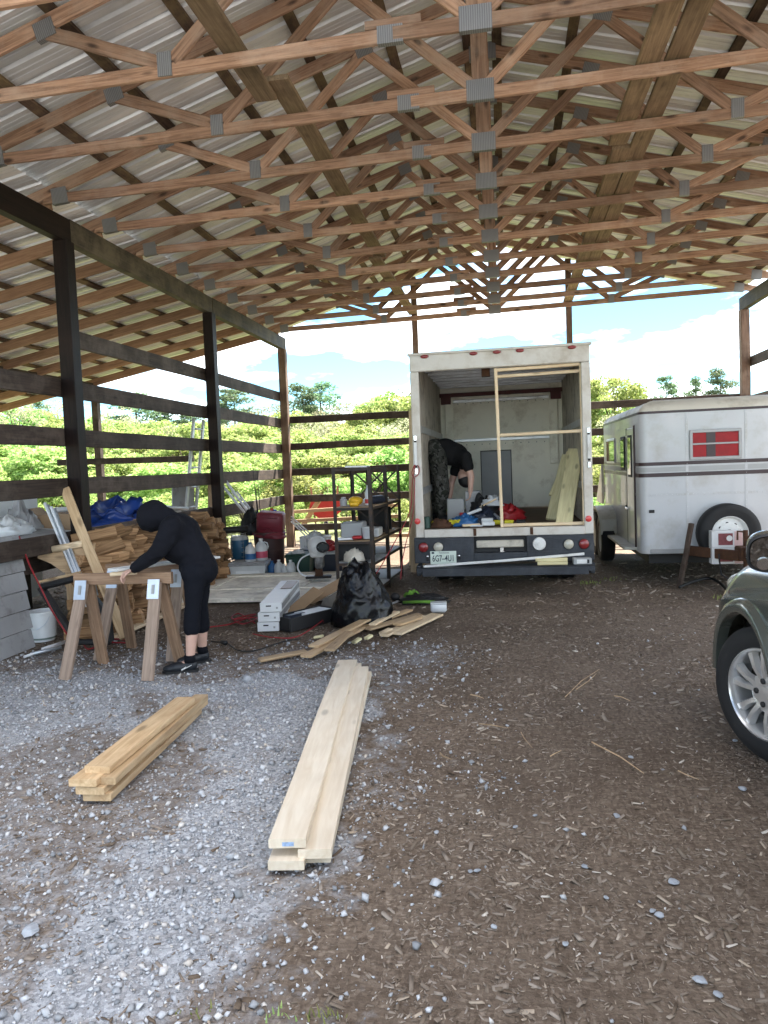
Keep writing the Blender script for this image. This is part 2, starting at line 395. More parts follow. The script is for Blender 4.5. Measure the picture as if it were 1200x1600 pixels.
t.bump(t.math('ADD', t.math('MULTIPLY', t.math('ADD', bw.outputs[0], b3.outputs[0]), .5), t.noise(co, 60, 4)), .7, .012)
M['ground'] = t.m
me = npmesh('ground', np.column_stack([P2, gzv]), Q, M['ground'])
for nm, val in (('gravel', gm), ('grass', gg)):
    a = me.attributes.new(nm, 'FLOAT', 'POINT'); a.data.foreach_set('value', val.astype(np.float32))
me.polygons.foreach_set('use_smooth', [True]*len(me.polygons))
ground = bpy.data.objects.new('ground', me); C.objects.link(ground); tag(ground, 'brown wood-chip mulch and pale gravel floor of the barn', None, None, 'structure')

def island_mat(name, stops, rough=.85, bump=True, spec=.25, trans=0.):
    t = NT(name); ge = t.n('ShaderNodeNewGeometry'); colr = t.ramp(ge.outputs['Random Per Island'], stops)
    n = t.noise(t.coords(rand=False), 120, 3); colr = t.mix(.3, colr, t.mix(n, (.3, .3, .3, 1), (1, 1, 1, 1)), 'MULTIPLY')
    t.l(colr, t.p.inputs['Base Color']); t.set(Roughness=rough, Specular_IOR_Level=spec); return t.m
M['chip'] = island_mat('wood_chips', [(0, (.13, .093, .064)), (.3, (.195, .150, .112)), (.6, (.255, .204, .16)), (.86, (.34, .285, .235)), (.975, (.45, .36, .27)), (1, (.72, .66, .58))])
M['stone'] = island_mat('gravel_stones', [(0, (.24, .25, .26)), (.3, (.41, .42, .44)), (.6, (.53, .54, .56)), (.85, (.62, .63, .65)), (.93, (.54, .47, .39)), (1, (.76, .77, .78))], .8)
def scatter(n_try, ylo, yhi, dens, smin, smax, seed):
    """points on the barn floor inside a wedge wide enough for side-steps of the viewer"""
    r_ = np.random.default_rng(seed); Y = r_.uniform(ylo, yhi, n_try); X = r_.uniform(-.95*Y-.4, .62*Y+.4)
    w_ = (1.57*Y+.8); keep = r_.random(n_try) < w_/w_.max()
    P = np.stack([X, Y], 1)[keep]; keep = r_.random(len(P)) < dens(P); P = P[keep]
    return P, r_.uniform(smin, smax, len(P))*np.clip(r_.lognormal(0, .5, len(P)), .35, 2.8), r_
def rotmats(r_, n, tilt):
    a = r_.uniform(0, 2*PI, n); b_ = r_.normal(0, tilt, n); c = r_.normal(0, tilt, n)
    ca, sa, cb, sb, cc, sc_ = np.cos(a), np.sin(a), np.cos(b_), np.sin(b_), np.cos(c), np.sin(c); z = np.zeros(n); o = np.ones(n)
    Rz = np.stack([ca, -sa, z, sa, ca, z, z, z, o], 1).reshape(n, 3, 3); Ry = np.stack([cb, z, sb, z, o, z, -sb, z, cb], 1).reshape(n, 3, 3); Rx = np.stack([o, z, z, z, cc, -sc_, z, sc_, cc], 1).reshape(n, 3, 3)
    return Rz @ Ry @ Rx
def soup(name, sets, tmpl, faces, mat, tilt, dims, jit=.25, lift=.3):
    Vs = []; Fs = []; off = 0
    for P, S, r_ in sets:
        n = len(P)
        if n == 0: continue
        D = dims(r_, n)*S[:, None]; T = tmpl[None]*(1+r_.normal(0, jit, (n, len(tmpl), 3)))*D[:, None, :]
        T = np.einsum('nij,nkj->nki', rotmats(r_, n, tilt), T); T[:, :, :2] += P[:, None, :]
        T[:, :, 2] += (gz(P)-.012+D[:, 2]*lift)[:, None]
        Vs.append(T.reshape(-1, 3)); Fs.append((faces[None]+(np.arange(n)*len(tmpl))[:, None, None]+off).reshape(-1, faces.shape[1])); off += n*len(tmpl)
    me = npmesh(name, np.concatenate(Vs), np.concatenate(Fs), mat)
    o = bpy.data.objects.new(name, me); C.objects.link(o); return o
inside = lambda P: smooth(14.5, 13.5, P[:, 1])
dm = lambda k, base=0.: (lambda P: np.clip((base+(1-gravel_mask(P))*1.1-.1), 0, 1)*k*(.3+.7*smooth(.3, .62, vnoise(P, 1.5, 77))))
dg = lambda k, base: (lambda P: np.clip(gravel_mask(P)**1.3+base, 0, 1)*k)
ct = np.array([(-1, -1, -1), (1, -.8, -1), (1, .8, -1), (-1, 1, -1), (-1, -1, 1), (1, -.7, 1), (1, .7, 1), (-1, 1, 1)], float)*.5
cf = np.array([(4, 5, 6, 7), (0, 1, 5, 4), (1, 2, 6, 5), (2, 3, 7, 6), (3, 0, 4, 7)])
chip_sets = [scatter(78000, 1.5, 4.2, dm(.95), .007, .020, 1), scatter(84000, 4.2, 7.5, dm(.88), .009, .025, 2), scatter(26000, 7.5, 11, dm(.6), .018, .040, 3)]
o = soup('wood_chips', chip_sets, ct, cf, M['chip'], .28, lambda r_, n: np.stack([np.ones(n), r_.uniform(.14, .4, n), r_.uniform(.06, .13, n)], 1), .12, .8)
tag(o, 'scattered shredded wood chips lying over the barn floor', 'wood chips', None, 'stuff')
# irregular pebbles: a squashed octahedron-like hull with 8 faces
st = np.array([(1, 0, 0), (0, 1, 0), (-1, 0, 0), (0, -1, 0), (.25, .2, 1), (-.3, -.25, .9), (.1, -.1, -1)], float)*.5
sf = np.array([(0, 1, 4), (1, 2, 4), (2, 5, 4), (2, 3, 5), (3, 0, 5), (0, 4, 5), (1, 0, 6), (2, 1, 6), (3, 2, 6), (0, 3, 6)])
stone_sets = [scatter(70000, 1.5, 3.6, dg(.95, .004), .005, .017, 4), scatter(90000, 3.6, 6.6, dg(.9, .004), .006, .019, 5), scatter(7000, 1.5, 9, dg(.16, .02), .015, .035, 6)]
o = soup('gravel', stone_sets, st, sf, M['stone'], .5, lambda r_, n: np.stack([np.ones(n), r_.uniform(.6, .95, n), r_.uniform(.35, .7, n)], 1), .22, .35)
tag(o, 'loose grey crushed stone spread in a pale streak', 'gravel', None, 'stuff')

# ================================================================ BARN
XC, XL, XR, YG, Y0, SP = -.1, -4.23, 4.24, 14.126, 4.86, .914
TILT = .0169
ZC = 4.279
zt = lambda x: 5.56-.293*abs(x-XC)+TILT*x       # centre line of a top chord
barn = empty('pole_barn', (0, 14, 0), 0, 'open timber pole barn with exposed roof trusses and metal roof', 'barn')
B = lambda p: V(p)-V((0, 14, 0))
def bb(name, p, q, w_, h, mat, up=(0, 0, 1), **k): return beam(name, B(p), B(q), w_, h, mat, barn, up, **k)
def make_truss():
    tr = empty('truss', (0, 0, 0), parent=barn)
    zc = lambda x: ZC+TILT*x
    P = lambda x, z: V((x, 0, z))
    def m(name, p, q, w_=.038, h=.089, mat='truss', **k): return beam(name, p, q, w_, h, M[mat], tr, V((-(q-p).z, 0, (q-p).x)) if abs((q-p).x) > .05 else (1, 0, 0), **k)
    m('bottom_chord', P(-4.3, zc(-4.3)), P(-.62, zc(-.62)), wob=.006); m('bottom_chord', P(-.62, zc(-.62)), P(4.3, zc(4.3)), wob=.008)
    m('top_chord', P(-4.45, zt(-4.45)), P(XC, zt(XC)), w_=.037, h=.105); m('top_chord', P(XC, zt(XC)), P(4.45, zt(4.45)), w_=.037, h=.105)
    ja, jb = -2.165, 1.967
    ta, tb, tc_, td = -3.02, -1.12, .92, 2.82
    up = .05; dn = .06
    for a, b_ in ((ja, ta), (ja, tb), (XC, tb), (XC, tc_), (jb, tc_), (jb, td)):
        m('web', P(a+(.05 if b_ > a else -.05), zc(a)+up), P(b_, zt(b_)-dn), w_=.034)
    m('king_post', P(XC, zc(XC)+.045), P(XC, zt(XC)-.07), w_=.034, h=.12)
    m('splice_block', P(-.80, zc(-.8)+.074), P(-.44, zc(-.44)+.074), w_=.036, h=.056, wob=0)
    def gp(x, z, w_, h, rot=0):
        b_ = MB(); b_.box((0, 0, 0), (w_, .044, h)); b_.build('gusset_plate', M['gusset'], tr, loc=(x, 0, z), rot=(0, rot, 0))
    gp(XC, zc(XC)+.02, .205, .15); gp(-.64, zc(-.64)+.0, .165, .11); gp(ja, zc(ja)+.03, .10, .155); gp(jb, zc(jb)+.03, .10, .155)
    sl = math.atan(.293)
    for x, s_ in ((ta, 1), (tb, 1), (tc_, -1), (td, -1)): gp(x, zt(x)-.045, .15, .12, -sl*s_)
    gp(-4.12, zc(-4.12)+.02, .16, .15, -.1); gp(4.12, zc(4.12)+.02, .16, .15, .1); gp(XC, zt(XC)-.03, .26, .16)
    return tr
tr0 = make_truss(); trusses = [tr0]
for k in range(-2, 11):
    tr_ = tr0 if k == -2 else copy_tree(tr0, barn)
    tr_.location = (0, Y0+k*SP-14, 0)
# bracing boards lying along the bottom chords
for x0, x1, ya, yb, z in ((-1.72, -1.70, 2.9, 5.6, 4.345), (-1.55, -1.6, 5.4, 10.2, 4.385), (-1.66, -1.62, 10.1, 14.1, 4.345),
                          (1.12, 1.10, 2.9, 7.2, 4.372), (1.31, 1.30, 2.9, 7.6, 4.372), (1.15, 1.22, 7.3, 14.1, 4.372), (1.33, 1.36, 7.7, 11.8, 4.372)):
    bb('brace', (x0, ya, z), (x1, yb, z), .165, .037, M['brace'], wob=.004)
# purlins and corrugated sheets
def slope_pt(side, d, dz=0.):
    """side -1 left, +1 right main slope, -2 lean-to; d metres out from the ridge / header"""
    if side == -2: x = -4.3-d; return x, 4.27+.195*(x+4.3)+dz
    x = XC+side*d; return x, zt(x)+dz
REND, FEND = 14.42, 2.85
for side in (-1, 1, -2):
    n = {-1: 6, 1: 7, -2: 9}[side]
    for k in range(n):
        d = (.14+.685*k) if side != -2 else (.35+.71*k)
        cuts = [FEND]+[FEND+1.6+3.4*j+random.uniform(-.5, .5) for j in range(3)]+[REND]
        for a, b_ in zip(cuts[:-1], cuts[1:]):
            x, z = slope_pt(side, d, .083 if side != -2 else .02)
            sl = (-side)*.293 if side != -2 else .195
            bb('purlin', (x, a+.004, z), (x, b_-.004, z), .092, .036, M['purlin'], (-sl, 0, 1), wob=.004)
t = NT('galvanised_roof'); co = t.coords(rand=False); n = t.noise(co, 2.5, 6, .6)
mp = t.n('ShaderNodeMapping'); mp.inputs['Scale'].default_value = (1, 18, 1); t.l(co, mp.inputs[0]); st_ = t.noise(mp.outputs[0], 1.0, 4, .6)
t.l(t.mix(t.math('MULTIPLY', t.ramp(st_, BW(.45, .7)), .4), t.ramp(n, [(.3, (.64, .64, .63)), (.7, (.78, .78, .76))]), (.36, .355, .345, 1)), t.p.inputs['Base Color'])
t.set(Metallic=.35, Roughness=.36); M['roof'] = t.m
def sheet(side, ya, yb):
    d1 = {-1: 4.26, 1: 4.42, -2: 6.5}[side]; d0 = -.06 if side == -2 else 0.; prof = []
    rib = .2285; nr = round((yb-ya)/rib)
    for j in range(nr):
        o_ = ya+j*rib
        prof += [(o_, 0), (o_+.028, 0), (o_+.040, .028), (o_+.066, .028), (o_+.08, 0), (o_+.118, 0), (o_+.124, .004), (o_+.135, .004), (o_+.141, 0), (o_+.172, 0), (o_+.178, .004), (o_+.189, .004), (o_+.195, 0)]
    prof.append((yb, 0)); vs = []
    for (y, h) in prof:
        for d in (d0, d1): x, z = slope_pt(side, d, (.103 if side != -2 else .04)+h); vs.append(B((x, y, z)))
    b_ = MB(); k = len(prof); b_.add(vs, [(2*i, 2*i+2, 2*i+3, 2*i+1) for i in range(k-1)])
    return b_.build('roof_sheet', M['roof'], barn)
for side in (-1, 1, -2):
    k = 0; y = FEND
    while y < REND-.05: sheet(side, y, y+.914); y += .914; k += 1
b_ = MB(); b_.bar(B((XC-.16, FEND, zt(XC)+.115)), B((XC-.16, REND, zt(XC)+.115)), .34, .004, (-.27, 0, 1)); b_.bar(B((XC+.16, FEND, zt(XC)+.115)), B((XC+.16, REND, zt(XC)+.115)), .34, .004, (.27, 0, 1))
b_.build('ridge_cap', M['roof'], barn)
# lean-to rafters
for k in range(-2, 11):
    y = Y0+k*SP+.06
    if y > 14.2: continue
    x0, z0 = slope_pt(-2, -.03, -.075); x1, z1 = slope_pt(-2, 6.45, -.075)
    bb('rafter', (x0, y, z0), (x1, y, z1), .04, .14, M['rafter'], wob=.004)
# headers
for k, (ya, yb) in enumerate(((3.1, 6.92), (6.92, 10.55), (10.55, 14.25))):
    for x, w_ in ((XL, .1), (XR, .1)):
        z = 4.045+TILT*x
        bb('header_beam', (x, ya+.002, z), (x, yb-.002, z), w_, .235, M['header' if k > 0 or x > 0 else 'post'], wob=.006)
# posts
for j, y in enumerate((3.216, 6.853, 10.49, YG)):
    for x in (XL, XR):
        bb('post', (x, y, -.3), (x, y, 3.927+TILT*x), .147, .147, M['post_end' if j == 3 else 'post'], up=(0, 1, 0), wob=.008)
    if j: bb('post', (-8.23, y, -.3), (-8.23, y, slope_pt(-2, 3.93, -.15)[1]), .13, .13, M['girt'], up=(0, 1, 0), wob=.006)
    else: bb('post', (-8.23, y, -.3), (-8.23, y, slope_pt(-2, 3.93, -.15)[1]), .13, .13, M['girt'], up=(0, 1, 0), wob=.006)
bb('outer_header', (-8.23, 2.9, 3.34), (-8.23, 14.2, 3.34), .05, .18, M['girt'])
for x in (-1.6, 1.23): bb('gable_post', (x, 14.11, -.3), (x, 14.11, zt(x)-.07), .105, .105, M['post_end'], up=(0, 1, 0), wob=.004)
# girts
gx = XL-.097
for z, ys_ in ((2.955, (6.853, 10.49, YG)), (2.42, (3.216, 6.853, 10.49, YG)), (1.93, (3.216, 6.853, 10.49, YG)), (1.44, (3.216, 6.853, 10.49, YG)), (.91, (3.216, 6.853, 10.49, YG))):
    for a, b_ in zip(ys_[:-1], ys_[1:]):
        bb('girt', (gx, a+.003, z+random.uniform(-.015, .015)), (gx, b_-.003, z+random.uniform(-.015, .015)), .042, .178, M['girt'], wob=.006)
for z, h in ((2.48, .135), (1.965, .135), (1.455, .14), (.925, .14), (.35, .13)):
    for a, b_ in ((XL-.06, -1.56), (1.2, XR+.06)):
        if z < .5 and a > 0: continue
        bb('girt', (a, YG+.095, z+random.uniform(-.01, .01)), (b_, YG+.095, z+random.uniform(-.01, .015)), .042, h, M['girt'], wob=.006)
for z in (3.1, 2.42, 1.9, 1.4):
    bb('girt', (XR+.097, 10.49, z), (XR+.097, YG, z-.01), .042, .17, M['girt'], wob=.006)
# lean-to far wall: a whitened rail with two short stubs
bb('rail', (-8.7, 13.4, 1.83), (-5.9, 13.5, 1.80), .04, .12, M['girt'])

# ================================================================ TREES AND SHRUBS
def leaf_mat(name, a, b_, c):
    t = NT(name); ge = t.n('ShaderNodeNewGeometry'); colr = t.ramp(ge.outputs['Random Per Island'], [(0, a), (.5, b_), (1, c)])
    hs = t.n('ShaderNodeHueSaturation'); t.l(colr, hs.inputs['Color']); t.l(t.math('ADD', t.math('MULTIPLY', t.objrand(), .07), .475), hs.inputs['Hue']); t.l(t.math('ADD', t.math('MULTIPLY', t.objrand(), .7), .65), hs.inputs['Value'])
    t.l(hs.outputs[0], t.p.inputs['Base Color']); t.set(Roughness=.6, Specular_IOR_Level=.25)
    tl = t.n('ShaderNodeBsdfTranslucent'); t.l(hs.outputs[0], tl.inputs['Color']); ms = t.n('ShaderNodeMixShader'); ms.inputs[0].default_value = .55
    t.l(t.p.outputs[0], ms.inputs[1]); t.l(tl.outputs[0], ms.inputs[2]); t.l(ms.outputs[0], t.out.inputs[0]); return t.m
M['leaf'] = leaf_mat('spring_leaves', (.15, .225, .06), (.31, .39, .115), (.47, .52, .20))  # leaf tones paled, haze and glare put into the colour
M['leafpale'] = leaf_mat('budding_leaves', (.24, .25, .14), (.32, .33, .2), (.40, .39, .26))
M['needle'] = leaf_mat('pine_needles', (.08, .13, .07), (.12, .18, .095), (.17, .23, .125))
M['bark'] = wood('tree_bark', (.11, .085, .065, 1), (.05, .038, .03, 1), .9, 0)
def leaves(clumps, per, size, r_, flat=.7):
    cs = np.array([c for c, _ in clumps]); rs = np.array([q for _, q in clumps]); n = len(cs)*per
    k = np.repeat(np.arange(len(cs)), per); d = r_.normal(size=(n, 3)); d /= np.linalg.norm(d, axis=1)[:, None]
    P = cs[k]+d*(rs[k]*r_.uniform(.35, 1.05, n)**.6)[:, None]*np.array([1, 1, flat])
    a = r_.normal(size=(n, 3)); a /= np.linalg.norm(a, axis=1)[:, None]; b_ = np.cross(a, r_.normal(size=(n, 3))); b_ /= np.linalg.norm(b_, axis=1)[:, None]
    s_ = size*r_.uniform(.6, 1.4, n)[:, None]
    Vv = np.stack([P-a*s_, P+b_*s_*.55, P+a*s_, P-b_*s_*.55], 1).reshape(-1, 3)
    return Vv, np.arange(n*4).reshape(n, 4)
def tree_proto(kind, seed, H, Wd):
    """a unit thing of about H metres: trunk with limbs, crown of leaf-sized faces"""
    r_ = np.random.default_rng(seed); rr = random.Random(seed); tk = MB(); cl = []
    if kind == 'pine':
        tk.tube([(0, 0, -.2), (.05, 0, H*.5), (0, .05, H*.97)], [H*.016, H*.011, .02], 6)
        for i in range(24):
            h = H*(.50+.49*(i/23)**.9); L = Wd*.5*(1.05-(h/H-.5)*1.5)*rr.uniform(.55, 1.15); a = rr.uniform(0, 2*PI)
            e = V((math.cos(a)*L, math.sin(a)*L, h+rr.uniform(-.02, .05)*H)); tk.tube([(0, 0, h-.02*H), tuple(e)], [.035, .012], 4)
            for q in (1., .62): cl.append((tuple(V((0, 0, h)).lerp(e, q)), rr.uniform(.4, .75)*Wd*.24))
        Vv, F = leaves(cl, 80, .11, r_, .55); lm = 'needle'
    else:
        sparse = kind == 'pale'
        th = H*(.35 if kind != 'shrub' else .12)
        tk.tube([(0, 0, -.2), (.04*H*.2, 0, th*.6), (0, 0, th), (rr.uniform(-.1, .1), rr.uniform(-.1, .1), H*.8)], [H*.022, H*.017, H*.014, .02], 7)
        nc = {'tree': 64, 'pale': 52, 'shrub': 40}[kind]
        for i in range(nc):
            a = rr.uniform(0, 2*PI); u_ = rr.uniform(-.75, 1); rad = math.sqrt(max(.05, 1-u_*u_*.9))*rr.uniform(.45, 1.08)
            c = V((math.cos(a)*rad*Wd*.45, math.sin(a)*rad*Wd*.45, th+(H-th)*(.5+.46*u_)+rr.uniform(-.04, .04)*H))
            if kind == 'shrub': c.z = max(.15, c.z)
            cl.append((tuple(c), rr.uniform(.5, 1.15)*Wd*.135))
            if i % 2 == 0: tk.tube([(0, 0, th*rr.uniform(.7, 1)+(c.z-th)*.3), tuple(V((0, 0, c.z*.8)).lerp(c, .5)), tuple(c)], [H*.007, H*.004, .008], 4)
        Vv, F = leaves(cl, 62 if sparse else 150, .08 if sparse else (.125 if kind == 'tree' else .06), r_, .8); lm = 'leafpale' if sparse else 'leaf'
    return tk.mesh('trunk', True), npmesh('crown', Vv, F, M[lm])
PROTO = {('tree', i): (tree_proto('tree', 40+i, 7.5, 6.2), 7.5) for i in range(3)}
PROTO.update({('pale', i): (tree_proto('pale', 60+i, 7.0, 5.6), 7.0) for i in range(2)})
PROTO.update({('pine', i): (tree_proto('pine', 80+i, 10., 4.6), 10.) for i in range(2)})
PROTO.update({('shrub', i): (tree_proto('shrub', 90+i, 2.4, 2.6), 2.4) for i in range(3)})
for (k, i), ((tm, cm_), h) in PROTO.items(): tm.materials.append(M['bark'])
TL = {'tree': ('leafy_tree', 'bright green leafy tree in the wood beyond the barn', 'tree', 'leafy trees beyond the barn'),
      'pale': ('budding_tree', 'pale grey-green tree in early leaf beyond the barn', 'tree', 'budding trees beyond the barn'),
      'pine': ('pine_tree', 'tall dark pine rising above the wood beyond the barn', 'pine', 'pines beyond the barn'),
      'shrub': ('shrub', 'low bright green shrub just outside the barn rails', 'shrub', 'shrubs outside the barn')}
def plant(kind, x, Y, top, wk=1.):
    p = py(x, top, Y); (tm, cm_), h = PROTO[kind, random.choice([i for k, i in PROTO if k == kind])]
    nm, lb, ca, gr = TL[kind]; s_ = p.z/h; e = empty(nm, (p.x, Y, -.05), random.uniform(0, 6.28), lb, ca, gr); e.scale = (s_*wk, s_*wk, s_)
    link(bpy.data.objects.new('trunk', tm), e); link(bpy.data.objects.new('crown', cm_), e)
random.seed(21)
for x, Y, top, wk in ((212, 70, 620, 1.9), (262, 74, 632, 1.5), (296, 72, 640, 1.4), (364, 84, 610, 1.6), (345, 90, 640, .9), (472, 92, 608, 1.4), (500, 95, 603, 1.6), (1041, 98, 591, .95), (1083, 104, 597, .9), (1126, 98, 582, 1.15), (562, 96, 634, .7), (60, 84, 632, 1.)): plant('pine', x, Y, top, wk)
for x, Y, top in ((-60, 60, 640), (20, 56, 640), (75, 62, 650), (135, 60, 655), (185, 56, 662), (245, 58, 660), (310, 55, 662), (400, 57, 655), (452, 60, 645), (600, 62, 618), (636, 58, 622), (572, 55, 640), (525, 52, 662), (955, 62, 594), (925, 66, 612), (985, 60, 640), (1020, 70, 660), (700, 60, 630), (760, 62, 630), (840, 60, 628), (1100, 66, 650), (1180, 64, 640), (1260, 60, 630)): plant('tree', x, Y, top, random.uniform(1.0, 1.35))
for x, Y, top in ((25, 52, 634), (95, 66, 632), (180, 60, 642), (420, 64, 636), (540, 64, 630), (655, 60, 610), (480, 48, 655), (505, 50, 660), (645, 48, 650), (365, 50, 664), (970, 50, 648), (590, 46, 664), (270, 48, 668)): plant('pale', x, Y, top, 1.2)
for x, Y, top in ((-80, 36, 680), (10, 34, 688), (70, 35, 683), (150, 33, 690), (220, 34, 684), (290, 33, 692), (350, 35, 682), (420, 34, 686), (480, 33, 690), (545, 35, 680), (600, 33, 684), (660, 34, 684), (930, 33, 680), (985, 34, 676), (780, 34, 680), (1060, 34, 680), (1160, 36, 676)): plant('tree', x, Y, top, random.uniform(1.5, 2.0))
for i, x in enumerate(range(-120, 1300, 52)):
    plant('tree', x+random.uniform(-20, 20), random.uniform(38, 48), random.uniform(662, 690), random.uniform(1.3, 1.8))
for i, x in enumerate(range(-140, 1300, 40)):
    plant('shrub', x+random.uniform(-18, 18), random.uniform(27, 31), random.uniform(700, 722), random.uniform(1.3, 1.8))
    plant('shrub', x+random.uniform(-18, 18), random.uniform(20, 27), random.uniform(722, 748), random.uniform(1.2, 1.7))
    if i % 2: plant('shrub', x+random.uniform(-18, 18), random.uniform(16.5, 19), random.uniform(768, 790), random.uniform(1.2, 1.7))
random.seed(5)

# ================================================================ TRUCK
DIRT = (.16, .13, .10, 1)
M['truckwhite'] = plain('aged_white_paint', (.62, .585, .525), .45, 0, .12, 3, .03, dirt=(.38, .32, .25, 1), dirt_amt=.45, dirt_scale=3)
M['alu'] = plain('worn_aluminium', (.60, .61, .62), .42, .6, .15, 4, .04, dirt=(.3, .27, .23, 1), dirt_amt=.3)
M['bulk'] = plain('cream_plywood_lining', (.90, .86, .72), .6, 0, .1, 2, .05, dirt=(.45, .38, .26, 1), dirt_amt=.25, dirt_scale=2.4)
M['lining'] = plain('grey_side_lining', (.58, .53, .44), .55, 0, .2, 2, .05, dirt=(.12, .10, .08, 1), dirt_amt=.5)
M['greydoor'] = plain('grey_panel', (.34, .35, .35), .6, .1, .12, 3, .04)
M['redoxide'] = plain('red_oxide_steel', (.085, .02, .018), .6, .2, .3, 6)
M['rust'] = plain('rust', (.10, .045, .022), .85, .2, .4, 20, .3, 60, dirt=(.08, .04, .025, 1), dirt_amt=.5, dirt_scale=12)
M['black'] = plain('matt_black', (.012, .012, .013), .6, 0, .3, 8)
M['rubber'] = plain('rubber', (.008, .008, .009), .75, 0, .3, 10, .1, dirt=(.03, .028, .026, 1), dirt_amt=.2, dirt_scale=9)
M['redlens'] = plain('red_lens', (.24, .022, .024), .3, 0, .15, 14, .05, Coat_Weight=.5)
M['redrefl'] = plain('red_reflector', (.62, .05, .045), .3, 0, .06, 14, .05, Coat_Weight=.4)
M['clearlens'] = plain('clear_lens', (.48, .46, .38), .25, 0, .12, 20, .1, Coat_Weight=.6)
M['floorwood'] = wood('truck_floor', (.17, .115, .07, 1), (.09, .06, .038, 1), .75, .2)
M['pine'] = wood('fresh_pine', (.74, .60, .41, 1), (.58, .42, .25, 1), .65, .45, tone=.15, grain=14)
M['treated'] = wood('treated_pine', (.74, .67, .40, 1), (.58, .50, .27, 1), .7, .6, tone=.15, grain=16)
M['white'] = plain('white_paint', (.72, .72, .70), .5, 0, .08, 5, .03, dirt=(.4, .37, .32, 1), dirt_amt=.3)
M['chrome'] = plain('chrome', (.75, .76, .78), .2, 1., .08, 4, 0)
t = NT('diamond_plate'); co = t.coords(rand=False); vo = t.n('ShaderNodeTexVoronoi'); vo.inputs['Scale'].default_value = 55; vo.inputs['Randomness'].default_value = .15; t.l(co, vo.inputs[0])
n = t.noise(co, 4, 6, .65); t.l(t.ramp(n, [(.3, (.022, .024, .028)), (.6, (.045, .05, .06)), (.8, (.10, .095, .09))]), t.p.inputs['Base Color']); t.set(Metallic=.4, Roughness=.5); t.bump(vo.outputs['Distance'], .7, .006); M['diamond'] = t.m
def text_mesh(name, body, size, mat, parent, loc, rot, sx=1., ext=.001, bold=0.):
    cu = bpy.data.curves.new(name, 'FONT'); cu.body = body; cu.size = size; cu.align_x = 'CENTER'; cu.align_y = 'CENTER'; cu.extrude = ext; cu.offset = bold; cu.resolution_u = 3
    o = bpy.data.objects.new(name, cu); C.objects.link(o); dg_ = bpy.context.evaluated_depsgraph_get(); me = bpy.data.meshes.new_from_object(o.evaluated_get(dg_))
    bpy.data.objects.remove(o); me.materials.clear(); me.materials.append(mat)
    ob = bpy.data.objects.new(name, me); link(ob, parent); ob.location = loc; ob.rotation_euler = rot; ob.scale = (sx, 1, 1); return ob
M['darkroof'] = plain('dark_roof_skin', (.06, .05, .04), .6, .2, .3, 3, .05)
truck = empty('box_truck', (-.045, 8.7, 0), 0, 'old white box truck with open cargo bay and dark rear bumper', 'truck')
def bx(name, c, d, mat, parent, b=.004, rot=None, smooth=False):
    m = MB(); m.box((0, 0, 0), d, b=b); return m.build(name, M[mat] if isinstance(mat, str) else mat, parent, smooth, loc=c, rot=rot)
BW_, ZF, ZT, LB = 1.015, .75, 2.79, 3.35     # half width, floor, top, box length
for s_ in (-1, 1):
    bx('side_wall', (s_*(BW_-.02), LB/2+.04, (ZF+ZT)/2-.04), (.035, LB+.04, ZT-ZF+.06), 'truckwhite', truck)
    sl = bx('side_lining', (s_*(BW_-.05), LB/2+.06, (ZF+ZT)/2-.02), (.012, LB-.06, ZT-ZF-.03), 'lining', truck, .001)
    for z in (1.95, 1.2): bx('slat_rail', (s_*(BW_-.068), LB/2+.06, z), (.02, LB-.2, .085), 'alu', truck)
    bx('corner_angle', (s_*(BW_-.2), LB-.06, 2.0), (.13, .03, 1.1), 'bulk', truck)
bx('roof_panel', (0, LB/2+.06, ZT+.003), (2*BW_+.004, LB+.1, .02), 'darkroof', truck)
for k in range(9): bx('roof_bow', (0, .3+k*.36, ZT-.05), (2*BW_-.13, .04, .075), 'alu', truck)
bx('cargo_floor', (0, LB/2+.05, ZF-.03), (2*BW_-.03, LB, .06), 'floorwood', truck)
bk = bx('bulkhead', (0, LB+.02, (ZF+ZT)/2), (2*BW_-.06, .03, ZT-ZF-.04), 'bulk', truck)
bx('ledge_trim', (0, LB-.02, 1.87), (1.66, .05, .045), 'alu', truck); bx('bulkhead_trim', (0, LB-.01, 2.50), (1.66, .03, .05), 'alu', truck)
bx('cross_beam', (0, LB-.06, 2.60), (2*BW_-.1, .07, .06), 'redoxide', truck); bx('beam_bracket', (-.86, LB-.07, 2.52), (.16, .06, .13), 'redoxide', truck); bx('beam_bracket', (.86, LB-.07, 2.52), (.16, .06, .13), 'redoxide', truck)
d_ = bx('pass_door', (-.095, LB-.005, 1.23), (.47, .016, .9), 'greydoor', truck); bx('door_frame', (-.335, LB-.006, 1.23), (.012, .02, .93), 'black', d_, 0).location = (-.24, 0, 0)
bx('door_frame', (.24, 0, 0), (.012, .022, .93), 'black', d_, 0); bx('door_frame', (0, 0, .458), (.48, .022, .012), 'black', d_, 0)
m = MB()
for k in range(14): m.lathe([(.008, 0), (.004, .006)], 6, Matrix.Translation((-.8+k*.123, LB+.002, 1.80)) @ Euler((PI/2, 0, 0)).to_matrix().to_4x4())
for k in range(14): m.lathe([(.008, 0), (.004, .006)], 6, Matrix.Translation((-.8+k*.123, LB+.002, 2.46)) @ Euler((PI/2, 0, 0)).to_matrix().to_4x4())
m.build('rivets', M['black'], truck)
bx('wall_box', (-.15, .32, 2.60), (.1, .12, .12), 'rust', truck)
